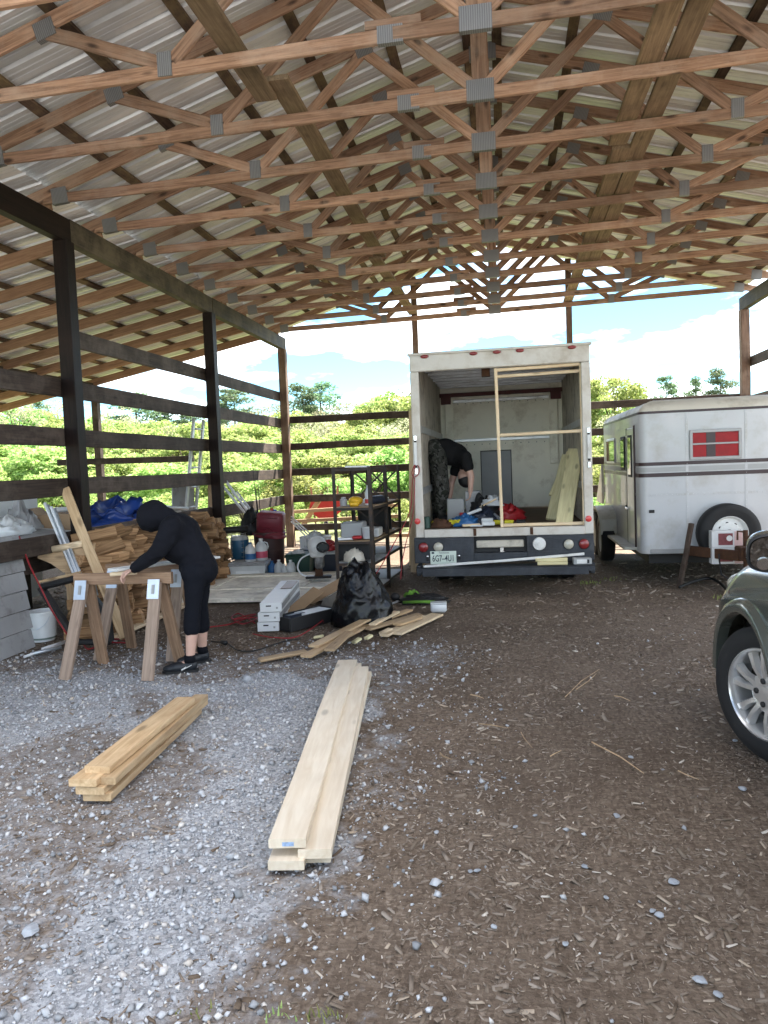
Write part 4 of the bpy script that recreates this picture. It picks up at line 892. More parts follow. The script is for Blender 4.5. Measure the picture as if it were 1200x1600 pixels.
# ================================================================ PEOPLE
def blob(name, prims, voxel, mat, parent, smooth_it=6, noise_amp=0., nscale=9.):
    """one continuous surface grown round tapered limbs and rounded masses"""
    m = MB()
    for q in prims:
        if q[0] == 'cap':
            _, a, b_, ra, rb = q; a = V(a); b_ = V(b_); pts = []; rs = []
            d = b_-a
            for i in range(5): t_ = -math.cos(i/4*PI/2); pts.append(a+d.normalized()*ra*t_); rs.append(max(.0008, ra*math.sqrt(max(0, 1-t_*t_))))
            for i in range(5): t_ = math.sin(i/4*PI/2); pts.append(b_+d.normalized()*rb*t_); rs.append(max(.0008, rb*math.sqrt(max(0, 1-t_*t_))))
            m.tube(pts, rs, 14)
        else:
            _, c, r_, rot = q; m.ell((0, 0, 0), r_, 16, 12, Matrix.Translation(V(c)) @ rot.to_4x4())
    me = m.mesh(name); o = bpy.data.objects.new(name, me); C.objects.link(o)
    rm = o.modifiers.new('r', 'REMESH'); rm.mode = 'VOXEL'; rm.voxel_size = voxel
    sm = o.modifiers.new('s', 'SMOOTH'); sm.factor = .5; sm.iterations = smooth_it
    me2 = bpy.data.meshes.new_from_object(o.evaluated_get(bpy.context.evaluated_depsgraph_get())); bpy.data.objects.remove(o)
    if noise_amp:
        co_ = np.empty(len(me2.vertices)*3); me2.vertices.foreach_get('co', co_); co_ = co_.reshape(-1, 3); no = np.empty(len(me2.vertices)*3); me2.vertices.foreach_get('normal', no); no = no.reshape(-1, 3)
        dsp = np.array([noise.noise(V((p[0]*nscale, p[1]*nscale, p[2]*nscale*.55)))+.5*noise.noise(V(p*nscale*2.3)) for p in co_]); co_ += no*(dsp*noise_amp)[:, None]; me2.vertices.foreach_set('co', co_.ravel())
    me2.name = name; me2.materials.clear(); me2.materials.append(mat); me2.polygons.foreach_set('use_smooth', [True]*len(me2.polygons)); me2.update()
    ob = bpy.data.objects.new(name, me2); link(ob, parent); return ob
I3 = Matrix.Identity(3)
def look(x, up=(0, 0, 1)): return frame(x, up)
M['skin'] = plain('skin', (.58, .36, .28), .5, 0, .12, 9, .05, Subsurface_Weight=.0)
M['blackcloth'] = plain('black_sweat_cloth', (.009, .0095, .0135), .9, 0, .3, 4, .3, 260, spec=.15)
M['legcloth'] = plain('black_legging_cloth', (.006, .007, .011), .8, 0, .25, 5, .2, 260, spec=.15)
M['shoe'] = plain('dark_shoe', (.012, .015, .02), .5, 0, .3, 12, .2, 90)
M['teecloth'] = plain('black_tee', (.012, .012, .013), .85, 0, .3, 4, .2, 200, spec=.2)
t = NT('camouflage_cloth'); co = t.coords(rand=False); a1 = t.noise(co, 11, 2, .5, .6); a2 = t.noise(co, 15, 2, .5, .8); a3 = t.noise(co, 19, 2)
cc = t.mix(t.ramp(a1, BW(.49, .52)), (.05, .05, .044, 1), (.024, .027, .021, 1)); cc = t.mix(t.ramp(a2, BW(.56, .58)), cc, (.09, .09, .084, 1)); cc = t.mix(t.ramp(a3, BW(.6, .62)), cc, (.008, .008, .008, 1))
t.l(cc, t.p.inputs['Base Color']); t.set(Roughness=.9, Specular_IOR_Level=.2); t.bump(t.noise(co, 25, 4), .3, .01); M['camo'] = t.m
def hand(prims, wrist, tip_dir, palm_n, side, curl=.5, L=.17):
    """palm, four unequal bent fingers, thumb leaving the side of the palm; side=+1 thumb along tip x palm_n"""
    d = V(tip_dir).normalized(); n = (V(palm_n)-d*V(palm_n).dot(d)).normalized(); s_ = d.cross(n)*side; w_ = V(wrist)
    prims.append(('ell', w_+d*.045, (.048, .040, .017), Matrix((d, s_, n)).transposed()))
    for i, (off, ln) in enumerate(((.030, .066), (.011, .075), (-.009, .070), (-.028, .055))):
        k = w_+d*.078+s_*off; c1 = math.cos(curl); s1 = math.sin(curl)
        e1 = k+(d*c1+n*s1)*ln*.55; c2 = math.cos(curl*2.1); s2 = math.sin(curl*2.1); e2 = e1+(d*c2+n*s2)*ln*.5
        prims += [('cap', k-d*.01, e1, .0095, .0085), ('cap', e1, e2, .0085, .0068)]
    b_ = w_+d*.02+s_*.034; e1 = b_+(d*.6+s_*.6+n*.35).normalized()*.038; e2 = e1+(d*.85+n*.45+s_*.05).normalized()*.03
    prims += [('cap', b_, e1, .012, .0105), ('cap', e1, e2, .010, .008)]
def shoe(parent, ank, toe, mat, w_=.045, name='shoe', swoosh=False):
    a = V((ank[0], ank[1], 0)); tdir = V((toe[0]-ank[0], toe[1]-ank[1], 0)).normalized(); z0 = ank[2]
    Rm = frame(tdir)
    pr = [('ell', V((a.x, a.y, z0))+tdir*.0+V((0, 0, .045)), (.055, .042, .05), Rm), ('ell', V((a.x, a.y, z0))+tdir*.085+V((0, 0, .036)), (.10, w_, .042), Rm), ('ell', V((a.x, a.y, z0))+tdir*.155+V((0, 0, .030)), (.058, w_*.92, .030), Rm)]
    o = blob(name, pr, .008, mat, parent, 3)
    so = MB(); so.prism([((-.055+.27*(.5-.5*math.cos(PI*i/10))) if False else x, y) for x, y in ((-.06, -.03), (.0, -.036), (.1, -.044), (.18, -.036), (.215, 0), (.18, .036), (.1, .044), (0, .036), (-.06, .03))], 0, .018, Matrix.Translation((a.x, a.y, z0-.004)) @ Rm.to_4x4()); so.build('sole', M['black'], o)
    return o
def rel(o, pts): return [p-o for p in pts]

# --- person in the hooded top, leaning over the sawhorse
PO = pz(300, 1043); pa = empty('person', PO, 0, 'person in black hoodie and cropped leggings leaning over a sawhorse', 'person')
J = {k: py(*v)-PO for k, v in dict(hip=(307, 884, 5.46), hipL=(304, 895, 5.38), kneeL=(301, 946, 5.36), calfL=(300, 985, 5.36), ankL=(297, 1035, 5.34), hipR=(311, 895, 5.55), kneeR=(313, 945, 5.58), calfR=(315, 982, 5.60), ankR=(317, 1025, 5.62),
     waist=(300, 860, 5.46), chest=(284, 830, 5.46), neck=(262, 812, 5.45), head=(243, 806, 5.44), shL=(268, 823, 5.29), elL=(247, 862, 5.22), wrL=(210, 889, 5.19), shR=(272, 822, 5.63), elR=(250, 860, 5.70), wrR=(222, 884, 5.58)).items()}
for k in ('ankL', 'ankR'): J[k].z = .085
hd = (J['head']-J['neck']).normalized(); hdn = (V((-.86, 0, -.5))).normalized()
pr = [('cap', J['hipL'], J['kneeL'], .075, .05), ('cap', J['kneeL'], J['calfL'], .05, .052), ('cap', J['calfL'], J['ankL'], .050, .031), ('cap', J['hipR'], J['kneeR'], .075, .05), ('cap', J['kneeR'], J['calfR'], .05, .052), ('cap', J['calfR'], J['ankR'], .050, .031),
      ('cap', J['ankL']+V((0, 0, -.02)), J['ankL']+V((-.12, -.02, -.05)), .034, .03), ('cap', J['ankR']+V((0, 0, -.02)), J['ankR']+V((-.12, -.02, -.05)), .034, .03),
      ('cap', J['hip'], J['waist'], .12, .105), ('cap', J['waist'], J['chest'], .105, .12), ('cap', J['chest'], J['neck'], .1, .05), ('cap', J['neck'], J['head'], .052, .055),
      ('ell', J['head']+hdn*.01, (.10, .075, .085), frame(hdn)), ('ell', J['head']+hdn*.05+V((-.01, 0, -.03)), (.055, .05, .05), I3),
      ('cap', J['head']+V((-.06, 0, -.06)), J['head']+V((-.075, 0, -.085)), .013, .015),
      ('cap', J['shL'], J['elL'], .05, .042), ('cap', J['elL'], J['wrL'], .042, .027), ('cap', J['shR'], J['elR'], .05, .042), ('cap', J['elR'], J['wrR'], .042, .027), ('cap', J['shL'], J['chest'], .05, .1), ('cap', J['shR'], J['chest'], .05, .1)]
hand(pr, J['wrL']+V((-.012, 0, -.005)), V((-.9, -.1, -.35)), V((-.2, 0, -1)), 1, .75); hand(pr, J['wrR']+V((-.012, 0, -.005)), V((-.9, -.1, -.3)), V((-.2, 0, -1)), -1, .7)
blob('body', pr, .0075, M['skin'], pa, 3)
up_ = lambda k, dz: J[k]+V((0, 0, dz))
hp = [('cap', J['hip']+V((.01, 0, .02)), J['waist'], .138, .130), ('cap', J['waist'], J['chest'], .132, .142), ('ell', (J['waist']+J['chest'])/2+V((-.05, 0, -.04)), (.17, .165, .15), I3), ('cap', J['chest'], J['neck'], .135, .085), ('cap', J['chest']+V((0, -.06, .0)), J['shL'], .12, .082), ('cap', J['chest']+V((0, .06, 0)), J['shR'], .12, .082),
      ('cap', J['shL'], J['elL'], .084, .068), ('cap', J['elL'], J['wrL']+(J['elL']-J['wrL'])*.04, .068, .043), ('cap', J['shR'], J['elR'], .084, .068), ('cap', J['elR'], J['wrR']+(J['elR']-J['wrR'])*.04, .068, .043),
      ('ell', J['head']+V((-.02, -.01, .0)), (.138, .104, .118), frame(hdn)), ('ell', J['head']+hdn*.05, (.10, .092, .10), frame(hdn)), ('cap', J['neck'], J['head'], .09, .1), ('ell', J['hip']+V((.02, 0, .0)), (.148, .158, .115), I3)]
ho = blob('hoodie', hp, .011, M['blackcloth'], pa, 4, .016, 10)
lp = [('ell', J['hip']+V((.025, 0, -.03)), (.14, .155, .14), I3), ('cap', J['hipL']+V((.01, 0, .02)), J['kneeL'], .096, .063), ('cap', J['kneeL'], J['calfL']+V((0, 0, .012)), .063, .064), ('cap', J['hipR']+V((.01, 0, .02)), J['kneeR'], .096, .063), ('cap', J['kneeR'], J['calfR']+V((0, 0, .012)), .063, .064), ('cap', J['hip'], J['hipL'], .135, .105), ('cap', J['hip'], J['hipR'], .135, .105)]
blob('leggings', lp, .011, M['legcloth'], pa, 4, .007, 13)
for k, tv in (('L', (268, 1052, 5.30)), ('R', (298, 1036, 5.56))):
    an = J['ank'+k]; tp = py(*tv)-PO; s1 = shoe(pa, (an.x, an.y, .004), tp, M['shoe']); sk = MB(); sk.tube([an+V((0, 0, -.01)), an+V((0, 0, .045))], [.045, .041], 14); sk.build('sock', M['blackcloth'], pa, True)
    if k == 'L':
        d = V((tp.x-an.x, tp.y-an.y, 0)).normalized(); sw = MB(); sw.tube([V((an.x, an.y, .04))+d*.02+V((.01, -.047, .012)), V((an.x, an.y, .03))+d*.05+V((0, -.046, -.004)), V((an.x, an.y, .04))+d*-.03+V((0, -.046, .02))], [.002, .006, .002], 6); sw.build('shoe_mark', M['white'], s1)

# --- person in camouflage trousers, bent double inside the truck
QO = V((-.78, 10.0, .755)); pb = empty('person', QO, 0, 'person in black tee and camouflage trousers bent double inside the truck', 'person')
K = {k: py(*v)-QO for k, v in dict(hip=(680, 705, 10.0), hipL=(674, 712, 10.12), kneeL=(676, 760, 10.15), ankL=(678, 806, 10.18), hipR=(684, 714, 9.88), kneeR=(691, 762, 9.85), ankR=(689, 808, 9.88), waist=(696, 701, 10.0), chest=(714, 711, 9.98), neck=(724, 727, 9.98), head=(726, 746, 10.05),
     shR=(727, 714, 9.80), elR=(736, 745, 9.76), wrR=(735, 768, 9.76), shL=(716, 722, 10.17), elL=(706, 752, 10.2), wrL=(702, 782, 10.15)).items()}
for k in ('ankL', 'ankR'): K[k].z = .09
hb_ = V((.35, .1, -.93)).normalized()
pr = [('cap', K['hipL'], K['kneeL'], .08, .055), ('cap', K['kneeL'], K['ankL'], .055, .036), ('cap', K['hipR'], K['kneeR'], .08, .055), ('cap', K['kneeR'], K['ankR'], .055, .036), ('cap', K['ankL']+V((0, 0, -.03)), K['ankL']+V((.12, -.03, -.05)), .034, .03), ('cap', K['ankR']+V((0, 0, -.03)), K['ankR']+V((.12, -.03, -.05)), .034, .03),
      ('cap', K['hip'], K['waist'], .125, .115), ('cap', K['waist'], K['chest'], .115, .13), ('cap', K['chest'], K['neck'], .1, .055), ('cap', K['neck'], K['head'], .055, .055), ('ell', K['head'], (.115, .078, .09), frame(hb_)), ('cap', K['head']+V((.07, 0, -.04)), K['head']+V((.1, 0, -.045)), .013, .014),
      ('cap', K['shR'], K['elR'], .055, .046), ('cap', K['elR'], K['wrR'], .045, .030), ('cap', K['shL'], K['elL'], .055, .046), ('cap', K['elL'], K['wrL'], .045, .030), ('cap', K['shR'], K['chest'], .055, .1), ('cap', K['shL'], K['chest'], .055, .1)]
hand(pr, K['wrR'], V((-.1, 0, -1)), V((-1, 0, -.1)), 1, .6); hand(pr, K['wrL'], V((-.1, 0, -1)), V((1, 0, -.1)), 1, .6)
blob('body', pr, .009, M['skin'], pb, 3)
tp_ = [('cap', K['hip']+V((.08, 0, .02)), K['waist'], .135, .142), ('cap', K['waist'], K['chest'], .142, .155), ('cap', K['chest'], K['neck'], .12, .07), ('cap', K['chest'], K['shR'], .12, .085), ('cap', K['chest'], K['shL'], .12, .085), ('cap', K['shR'], K['shR'].lerp(K['elR'], .5), .085, .075), ('cap', K['shL'], K['shL'].lerp(K['elL'], .5), .085, .075), ('ell', (K['waist']+K['chest'])/2+V((0, 0, -.05)), (.16, .16, .14), I3)]
blob('tee_shirt', tp_, .012, M['teecloth'], pb, 5, .006, 10)
cp_ = [('ell', K['hip'], (.165, .185, .165), I3), ('cap', K['hip'], K['hipL'], .15, .125), ('cap', K['hip'], K['hipR'], .15, .125), ('cap', K['hipL'], K['kneeL'], .125, .098), ('cap', K['kneeL'], K['ankL']+V((0, 0, .03)), .098, .08), ('cap', K['hipR'], K['kneeR'], .125, .098), ('cap', K['kneeR'], K['ankR']+V((0, 0, .03)), .098, .08)]
blob('trousers', cp_, .012, M['camo'], pb, 4, .009, 12)
hr = [('ell', K['head']-hb_*-.02+V((0, 0, -.02)), (.105, .09, .095), frame(hb_))]
blob('hair', hr, .01, M['black'], pb, 3)
for k in 'LR': an = K['ank'+k]; shoe(pb, (an.x, an.y, .004), (an.x+.2, an.y-.05), M['shoe'])

# ================================================================ SAWHORSES, LUMBER
M['swood'] = wood('sawhorse_timber', (.40, .26, .165, 1), (.22, .13, .08, 1), .75, .5, (.15, .1, .07, 1), .2, tone=.3)
M['weather'] = wood('weathered_timber', (.36, .27, .21, 1), (.21, .15, .11, 1), .8, .5, tone=.25)
M['cedar'] = wood('honey_board', (.60, .44, .265, 1), (.42, .27, .14, 1), .6, .6, (.30, .15, .06, 1), .2, tone=.3, grain=14)
M['spruce'] = wood('planed_spruce', (.68, .60, .48, 1), (.58, .48, .355, 1), .55, .45, tone=.12, grain=11)
M['scrap'] = wood('scrap_board', (.46, .33, .20, 1), (.29, .19, .105, 1), .7, .5, tone=.6)
M['galv'] = plain('bright_galvanised', (.55, .60, .66), .35, .7, .15, 10, .05)
def sawhorse(y, x0, x1, label, matl):
    e = empty('sawhorse', ((x0+x1)/2, y, 0), 0, label, 'sawhorse', 'pair of sawhorses'); h = .74; hw = (x1-x0)/2
    beam('beam', (-hw-.09, 0, h), (hw+.12, 0, h), .04, .09, M['swood'], e, wob=.002)
    for s_ in (-1, 1):
        for f_ in (-1, 1): beam('leg', (s_*hw+s_*.0, f_*.035, h-.03), (s_*hw+s_*.035-.05*(f_ < 0)*1., f_*.235, .0), .042, .09, M['weather' if f_ < 0 else 'swood'], e, (1, 0, 0), wob=.002)
        bk_ = empty('bracket', (s_*hw-.005, 0, h-.045), parent=e)
        for f_ in (-1, 1):
            b_ = MB(); b_.box((0, 0, 0), (.096, .004, .15)); b_.build('bracket_plate', M['galv'], bk_, loc=(0, f_*.078, -.03), rot=(f_*.27, 0, 0)); bx('bracket_slot', (0, f_*.084, -.03), (.022, .004, .07), 'greydoor', bk_, 0, (f_*.27, 0, 0))
    return e
sawhorse(5.33, -3.29, -2.68, 'front wooden sawhorse under the hooded person\'s hands', 'weather'); sawhorse(5.86, -3.32, -2.74, 'rear wooden sawhorse behind the first, beside the hooded person', 'swood')
plank('board', (-2.98, 5.20, .825), (-2.50, 6.05, .805), .14, .02, 'white', 'thin whitish board lying across both sawhorses', seg=1, wob=0)
plank('board', (-3.12, 5.78, .80), (-2.82, 5.80, .80), .07, .03, 'weather', 'short grey board on the rear sawhorse', seg=1, wob=0)
plank('wood_block', (-3.0, 5.215, .792), (-2.80, 5.215, .80), .05, .028, 'pine', 'small pale wood block under the hooded person\'s hand', 'block', seg=1, wob=0)
# pale planed boards in front
def pboard(name, a, b_, w_, mat, label, group): return plank(name, a, b_, w_, .036, mat, label, 'board', group, wob=.003, ch=.003)
G1 = 'long planed boards on the ground'
pboard('plank', (-.872, 2.63, .030), (-1.19, 5.42, .030), .14, 'spruce', 'lowest long pale board of the pale stack, left side', G1)
pboard('plank', (-.775, 2.70, .030), (-1.065, 5.20, .030), .12, 'spruce', 'lowest long pale board of the pale stack, beside the tyre-side edge', G1)
pboard('plank', (-.768, 2.665, .067), (-1.085, 5.19, .067), .13, 'spruce', 'long pale board second from the top of the pale stack', G1)
pl_ = pboard('plank', (-.872, 2.655, .105), (-1.215, 5.36, .072), .145, 'spruce', 'topmost long pale board with a stamped label on its end', G1)
st_ = MB(); st_.box((0, 0, 0), (.001, .045, .016)); so_ = st_.build('end_sticker', plain('blue_print', (.30, .42, .62), .5, 0, .4, 90, 0), pl_); L_ = (V((-.872, 2.655, .105))-V((-1.215, 5.36, .072))).length; so_.location = (-L_/2-.001, -.005, 0)
G2 = 'honey-coloured boards in the short stack'
a0, a1 = V((-1.96, 3.15, 0)), V((-2.05, 4.33, 0))
for dx0, dy0, dx1, dy1, z, w_, lb in ((.0, 0, .02, .05, .022, .14, 'lowest'), (-.03, -.01, .03, .12, .06, .145, 'second from the ground'), (.045, .02, .07, .10, .098, .09, 'narrow, in the third layer'), (-.055, -.02, .0, .04, .100, .14, 'wide, in the third layer'), (-.02, .05, .05, -.1, .138, .13, 'topmost')):
    pboard('short_board', a0+V((dx0, dy0, z)), a1+V((dx1, dy1, z)), w_, 'cedar', lb.capitalize()+' honey-coloured board of the short stack' if False else 'honey-coloured board of the short stack, '+lb, G2)
# offcuts heaped in front of the black bag
sc_ = [((405, 1034), (478, 1020), .09, .01, 'scrap'), ((478, 1028), (560, 985), .10, .03, 'scrap'), ((490, 1012), (577, 968), .10, .055, 'cedar'), ((515, 1018), (545, 990), .09, .06, 'scrap'), ((560, 985), (640, 955), .08, .02, 'cedar'), ((575, 985), (655, 962), .09, .04, 'scrap'), ((600, 995), (660, 965), .09, .02, 'pine'),
       ((618, 992), (683, 962), .14, .02, 'pine'), ((620, 978), (655, 966), .10, .055, 'cedar'), ((596, 992), (610, 985), .06, .02, 'pine'), ((582, 978), (620, 958), .07, .06, 'pine'), ((553, 1006), (562, 1000), .05, .02, 'treated'), ((572, 1000), (580, 995), .05, .02, 'treated'), ((492, 998), (504, 996), .05, .015, 'treated')]
OFF = ['scrap board at the tip of the heap, pointing to the person\'s shoes', 'long low scrap board under the honey-coloured one in the heap', 'honey-coloured offcut propped on top of the heap by the bag', 'short stub of scrap crossing under the honey-coloured offcut',
       'narrow honey-coloured offcut running under the bag side of the heap', 'brownish offcut lying over the middle of the heap', 'pale offcut between the brownish one and the widest board', 'widest pale offcut, nearest the white lidded box', 'short honey-coloured offcut on top of the widest board', 'smallest pale stub in front of the widest board', 'thin pale offcut leaning on the bag side of the heap',
       'greenish block in front of the heap, beside the pale stub', 'greenish block farther along from the pale stub, by the long scrap board', 'greenish block alone on the mulch near the black case']
for i, (a, b_, w_, z, mt) in enumerate(sc_):
    o = beam('offcut', pz(*a, z)+V((0, 0, .012)), pz(*b_, z+.015)+V((0, 0, .012)), w_, .022, M[mt], None, wob=0, seg=1); tag(o, OFF[i], 'offcut', 'offcuts by the black bag')
# ================================================================ FIREWOOD
t = NT('split_firewood'); co = t.coords(); gr = t.n('ShaderNodeMapping'); gr.inputs['Scale'].default_value = (1.2, 24, 24); t.l(co, gr.inputs[0]); n1 = t.noise(gr.outputs[0], 2, 5, .6)
oc = t.objrand(); c1 = t.ramp(n1, [(.3, (.17, .09, .042)), (.65, (.46, .285, .15))]); hs = t.n('ShaderNodeHueSaturation'); t.l(c1, hs.inputs['Color']); t.l(t.math('ADD', t.math('MULTIPLY', oc, .8), .55), hs.inputs['Value']); t.l(hs.outputs[0], t.p.inputs['Base Color']); t.set(Roughness=.85, Specular_IOR_Level=.2); t.bump(n1, .6, .006); M['fire'] = t.m
logs = []; rr = random.Random(3)
for k in range(8):
    b_ = MB(); n = rr.choice((4, 5, 5)); ang = sorted(rr.uniform(0, 2*PI) for _ in range(n)) if False else [2*PI*i/n+rr.uniform(-.35, .35) for i in range(n)]; ra = [rr.uniform(.042, .092) for _ in ang]; vs = []
    for i in range(4):
        x = -.21+.14*i; s_ = rr.uniform(.9, 1.08); vs += [(x+(rr.uniform(-.02, .02)), math.cos(a)*r_*s_, math.sin(a)*r_*s_*.85) for a, r_ in zip(ang, ra)]
    b_.add(vs, [(i*n+j, i*n+(j+1) % n, (i+1)*n+(j+1) % n, (i+1)*n+j) for i in range(3) for j in range(n)]+[tuple(range(n))[::-1], tuple(3*n+j for j in range(n))]); me = b_.mesh('split_log'); me.materials.append(M['fire']); logs.append(me)
cnt = 0
for row in range(9):
    z = .07+row*.107; ya = 6.25+.07*row; yb = 10.3-.035*row-(.25 if row > 7 else 0)
    y = ya
    while y < yb:
        if row > 6 and (7.6 < y < 8.6) and rr.random() < .5: y += .13; continue
        o = bpy.data.objects.new('split_log', rr.choice(logs)); C.objects.link(o); yaw = rr.gauss(0, .2) if not (row > 4 and y < 7.6) else rr.gauss(.9, .4)
        xf = -3.70-.055*(y-6.3)+rr.uniform(-.11, .08)-.018*row
        o.location = (xf-.2, y, z+rr.uniform(-.012, .012)); o.rotation_euler = (rr.uniform(0, 6.28), rr.gauss(0, .12), yaw+PI*rr.randint(0, 1)); cnt += 1
        tag(o, 'split firewood log in the long stack behind the sawhorses', 'log', 'stacked firewood'); y += rr.uniform(.115, .15)
plank('edge_board', pz(178, 1000)+V((0, 0, .03)), pz(292, 948)+V((0, 0, .03)), .1, .03, 'pine', 'pale board lying on the ground along the foot of the firewood', wob=.003)
# ================================================================ LEFT SIDE CLUTTER
M['greyboard'] = plain('grey_painted_boards', (.34, .345, .355), .6, 0, .1, 3, .1, 40, dirt=(.15, .14, .13, 1), dirt_amt=.3)
gp_ = empty('plank_partition', (-4.30, 5.0, 0), 0, 'grey painted plank panel leaning along the post row beside the bucket', 'panel')
for k in range(6):
    m = MB(); m.box((0, 0, 0), (.024, 2.5+.0*k, .1705), b=.0025); m.build('plank', M['greyboard'], gp_, loc=(-.02-.036*k, -.17+.035*k, .09+.171*k), rot=(0, -.20, 0))
M['tarp'] = plain('blue_tarp', (.008, .045, .24), .42, 0, .3, 4, .25, 18)
M['plasticw'] = plain('white_plastic', (.70, .72, .73), .4, 0, .08, 5, .03); M['pvc'] = plain('white_pipe', (.74, .76, .78), .35, 0, .06, 5, 0)
M['card'] = plain('cardboard', (.36, .24, .14), .8, 0, .15, 4, .1)
def heap(name, cx, cy, z0, rx, ry, h, mat, label, cat, seed, amp=.25, sc2=3., n=28, pw=.6, parent=None, rp=.5):
    m = MB(); off = V((seed*7.3, seed*3.1, 0)); vs = []
    rings = n//2
    for i in range(rings+1):
        t_ = i/rings
        for j in range(n):
            a = 2*PI*j/n; d = V((math.cos(a), math.sin(a), 0)); nn_ = noise.fractal(V((d.x*1.2, d.y*1.2, t_*1.5))*sc2*.6+off, .9, 2.1, 4)
            rad = (1-t_)**rp if i < rings else .0; r1 = rad*(1+amp*nn_*.8)
            zz_ = z0+h*(t_**pw)*(1+amp*noise.fractal(V((d.x*rad, d.y*rad, .3))*sc2+off*1.7, .9, 2.1, 4))
            vs.append((cx+rx*r1*d.x, cy+ry*r1*d.y, zz_ if i else z0))
    m.add(vs, [(i*n+j, i*n+(j+1) % n, (i+1)*n+(j+1) % n, (i+1)*n+j) for i in range(rings) for j in range(n)]+[tuple(range(n))[::-1]])
    return tag(m.build(name, M[mat], parent, True), label, cat)
bn = empty('workbench', (-5.15, 7.9, 0), 0, 'low dark wooden bench outside the post row, loaded with junk', 'bench')
for k in range(5): beam('top_board', (-.48+.24*k, -2.3, .80), (-.48+.24*k, 2.5, .80), .225, .04, M['girt'], bn, wob=.004)
for sx in (-.5, .5):
    for sy in (-2.1, 0, 2.3): beam('leg', (sx, sy, 0), (sx, sy, .78), .09, .09, M['girt'], bn, (0, 1, 0))
beam('apron', (.56, -2.3, .7), (.56, 2.5, .7), .03, .16, M['girt'], bn)
heap('tarp', -4.86, 8.72, .82, .46, 1.0, .38, 'tarp', 'crumpled blue tarpaulin heaped on the dark bench', 'tarp', 4, .42, 4.2, 40, .5)
heap('tarp', -4.15, 7.55, .62, .10, .16, .14, 'tarp', 'scrap of blue tarpaulin poking out of the firewood', 'tarp', 9, .5, 5, 20)
for i in range(6):
    m = MB(); y0_ = 7.55+.05*i; m.tube([(-5.35+.04*i, y0_, .9+.055*i), (-5.0+.05*i, y0_+1.3, .88+.05*i), (-4.85+.05*i, y0_+1.9+.1*i, .86+.03*i)], .028, 8); tag(m.build('pipe', M['pvc'], None, True), 'white plastic pipe in the bundle behind the blue tarpaulin', 'pipe', 'pipes behind the tarpaulin')
# white siding sheets standing behind
wp = empty('siding_panel', (-6.0, 7.6, .0), 0, 'white ribbed siding panel standing behind the bench', 'panel')
for k in range(6): bx('siding_board', (0, -1.4+.46*k, .74), (.03, .452, 1.42), 'plasticw', wp, .006)
bx('siding_trim', (.022, -.25, 1.0), (.012, 2.8, .02), 'greyboard', wp, .002)
for i in range(4):
    sn = empty('window_screen', (-5.0+.02*i, 6.35+.08*i, .86+.035*i), .15-.09*i, ('topmost' if i == 3 else ('lowest', 'second', 'third')[i])+' aluminium window screen in the pile on the dark bench', 'screen', 'window screens'); sn.rotation_euler = (.02*i, .03*i, .15-.09*i)
    for c, d in (((0, -.6, 0), (.8, .03, .02)), ((0, .6, 0), (.8, .03, .02)), ((-.4, 0, 0), (.03, 1.17, .018)), ((.4, 0, 0), (.03, 1.17, .018))): bx('screen_frame', c, d, 'alu', sn, .003)
    bx('mesh', (0, 0, 0), (.76, 1.16, .004), 'greyboard', sn, 0)
b_ = px(92, 800, -5.0); cbx = empty('cardboard_box', (b_.x, b_.y, .82), .3, 'brown cardboard box with open flaps on the dark bench', 'box'); bx('carton', (0, 0, .16), (.34, .42, .32), 'card', cbx, .004); bx('flap', (.2, 0, .34), (.16, .40, .006), 'card', cbx, 0, (0, -.5, 0)); bx('flap', (-.2, 0, .34), (.16, .40, .006), 'card', cbx, 0, (0, .7, 0))
b_ = px(40, 803, -5.05); heap('plastic_bag', b_.x, 6.85, .98, .22, .26, .17, 'plasticw', 'crumpled white plastic bag on the window screens', 'bag', 6, .45, 4)
heap('dark_cloth', -5.15, 7.2, .82, .2, .25, .42, 'greyboard', 'crumpled grey cloth bundle between bag and cardboard box', 'cloth', 8, .45, 4)
# poles, leaning stud, crutch-like stand
for i in range(4):
    tp = py(70+5*i, 786+3*i, 6.62-.02*i); lw = py(114+3.3*i, 893, 6.45); d = lw-tp; base = tp+d*((tp.z-.03)/(tp.z-lw.z)); m = MB(); m.tube([base, tp], .016, 10); tag(m.build('metal_pole', M['galv' if i % 2 else 'pvc'], None, True), 'thin '+('bright metal' if i % 2 else 'white')+' pole leaning by the dark post', 'pole', 'poles leaning by the post')
tp = py(101, 764, 6.72); lw = py(168, 930, 6.38); d = lw-tp; base = tp+d*((tp.z-.045)/(tp.z-lw.z)); plank('stud', base, tp, .09, .038, 'cedar', 'single honey-coloured stud leaning against the dark post', 'stud', up=(.3, -1, .3))
ts = empty('roller_stand', (-4.20, 6.52, 0), .25, 'wooden stand with carved plywood head and round dowel', 'stand'); sh_ = [(-.27, -.02), (-.15, -.08), (-.04, -.17), (.08, -.17), (.18, -.06), (.26, .02), (.27, .10), (.15, .06), (0, .05), (-.15, .05), (-.26, .08)]
m = MB(); m.prism(sh_, -.015, .015, RX); m.build('head', M['scrap'], ts, loc=(0, 0, .80)); m = MB(); m.tube([(-.12, -.03, .86), (.16, -.03, .90)], .033, 14); m.build('dowel', M['pine'], ts, True); beam('leg', (.02, 0, .02), (.02, 0, .66), .09, .03, M['scrap'], ts, (0, 1, 0))
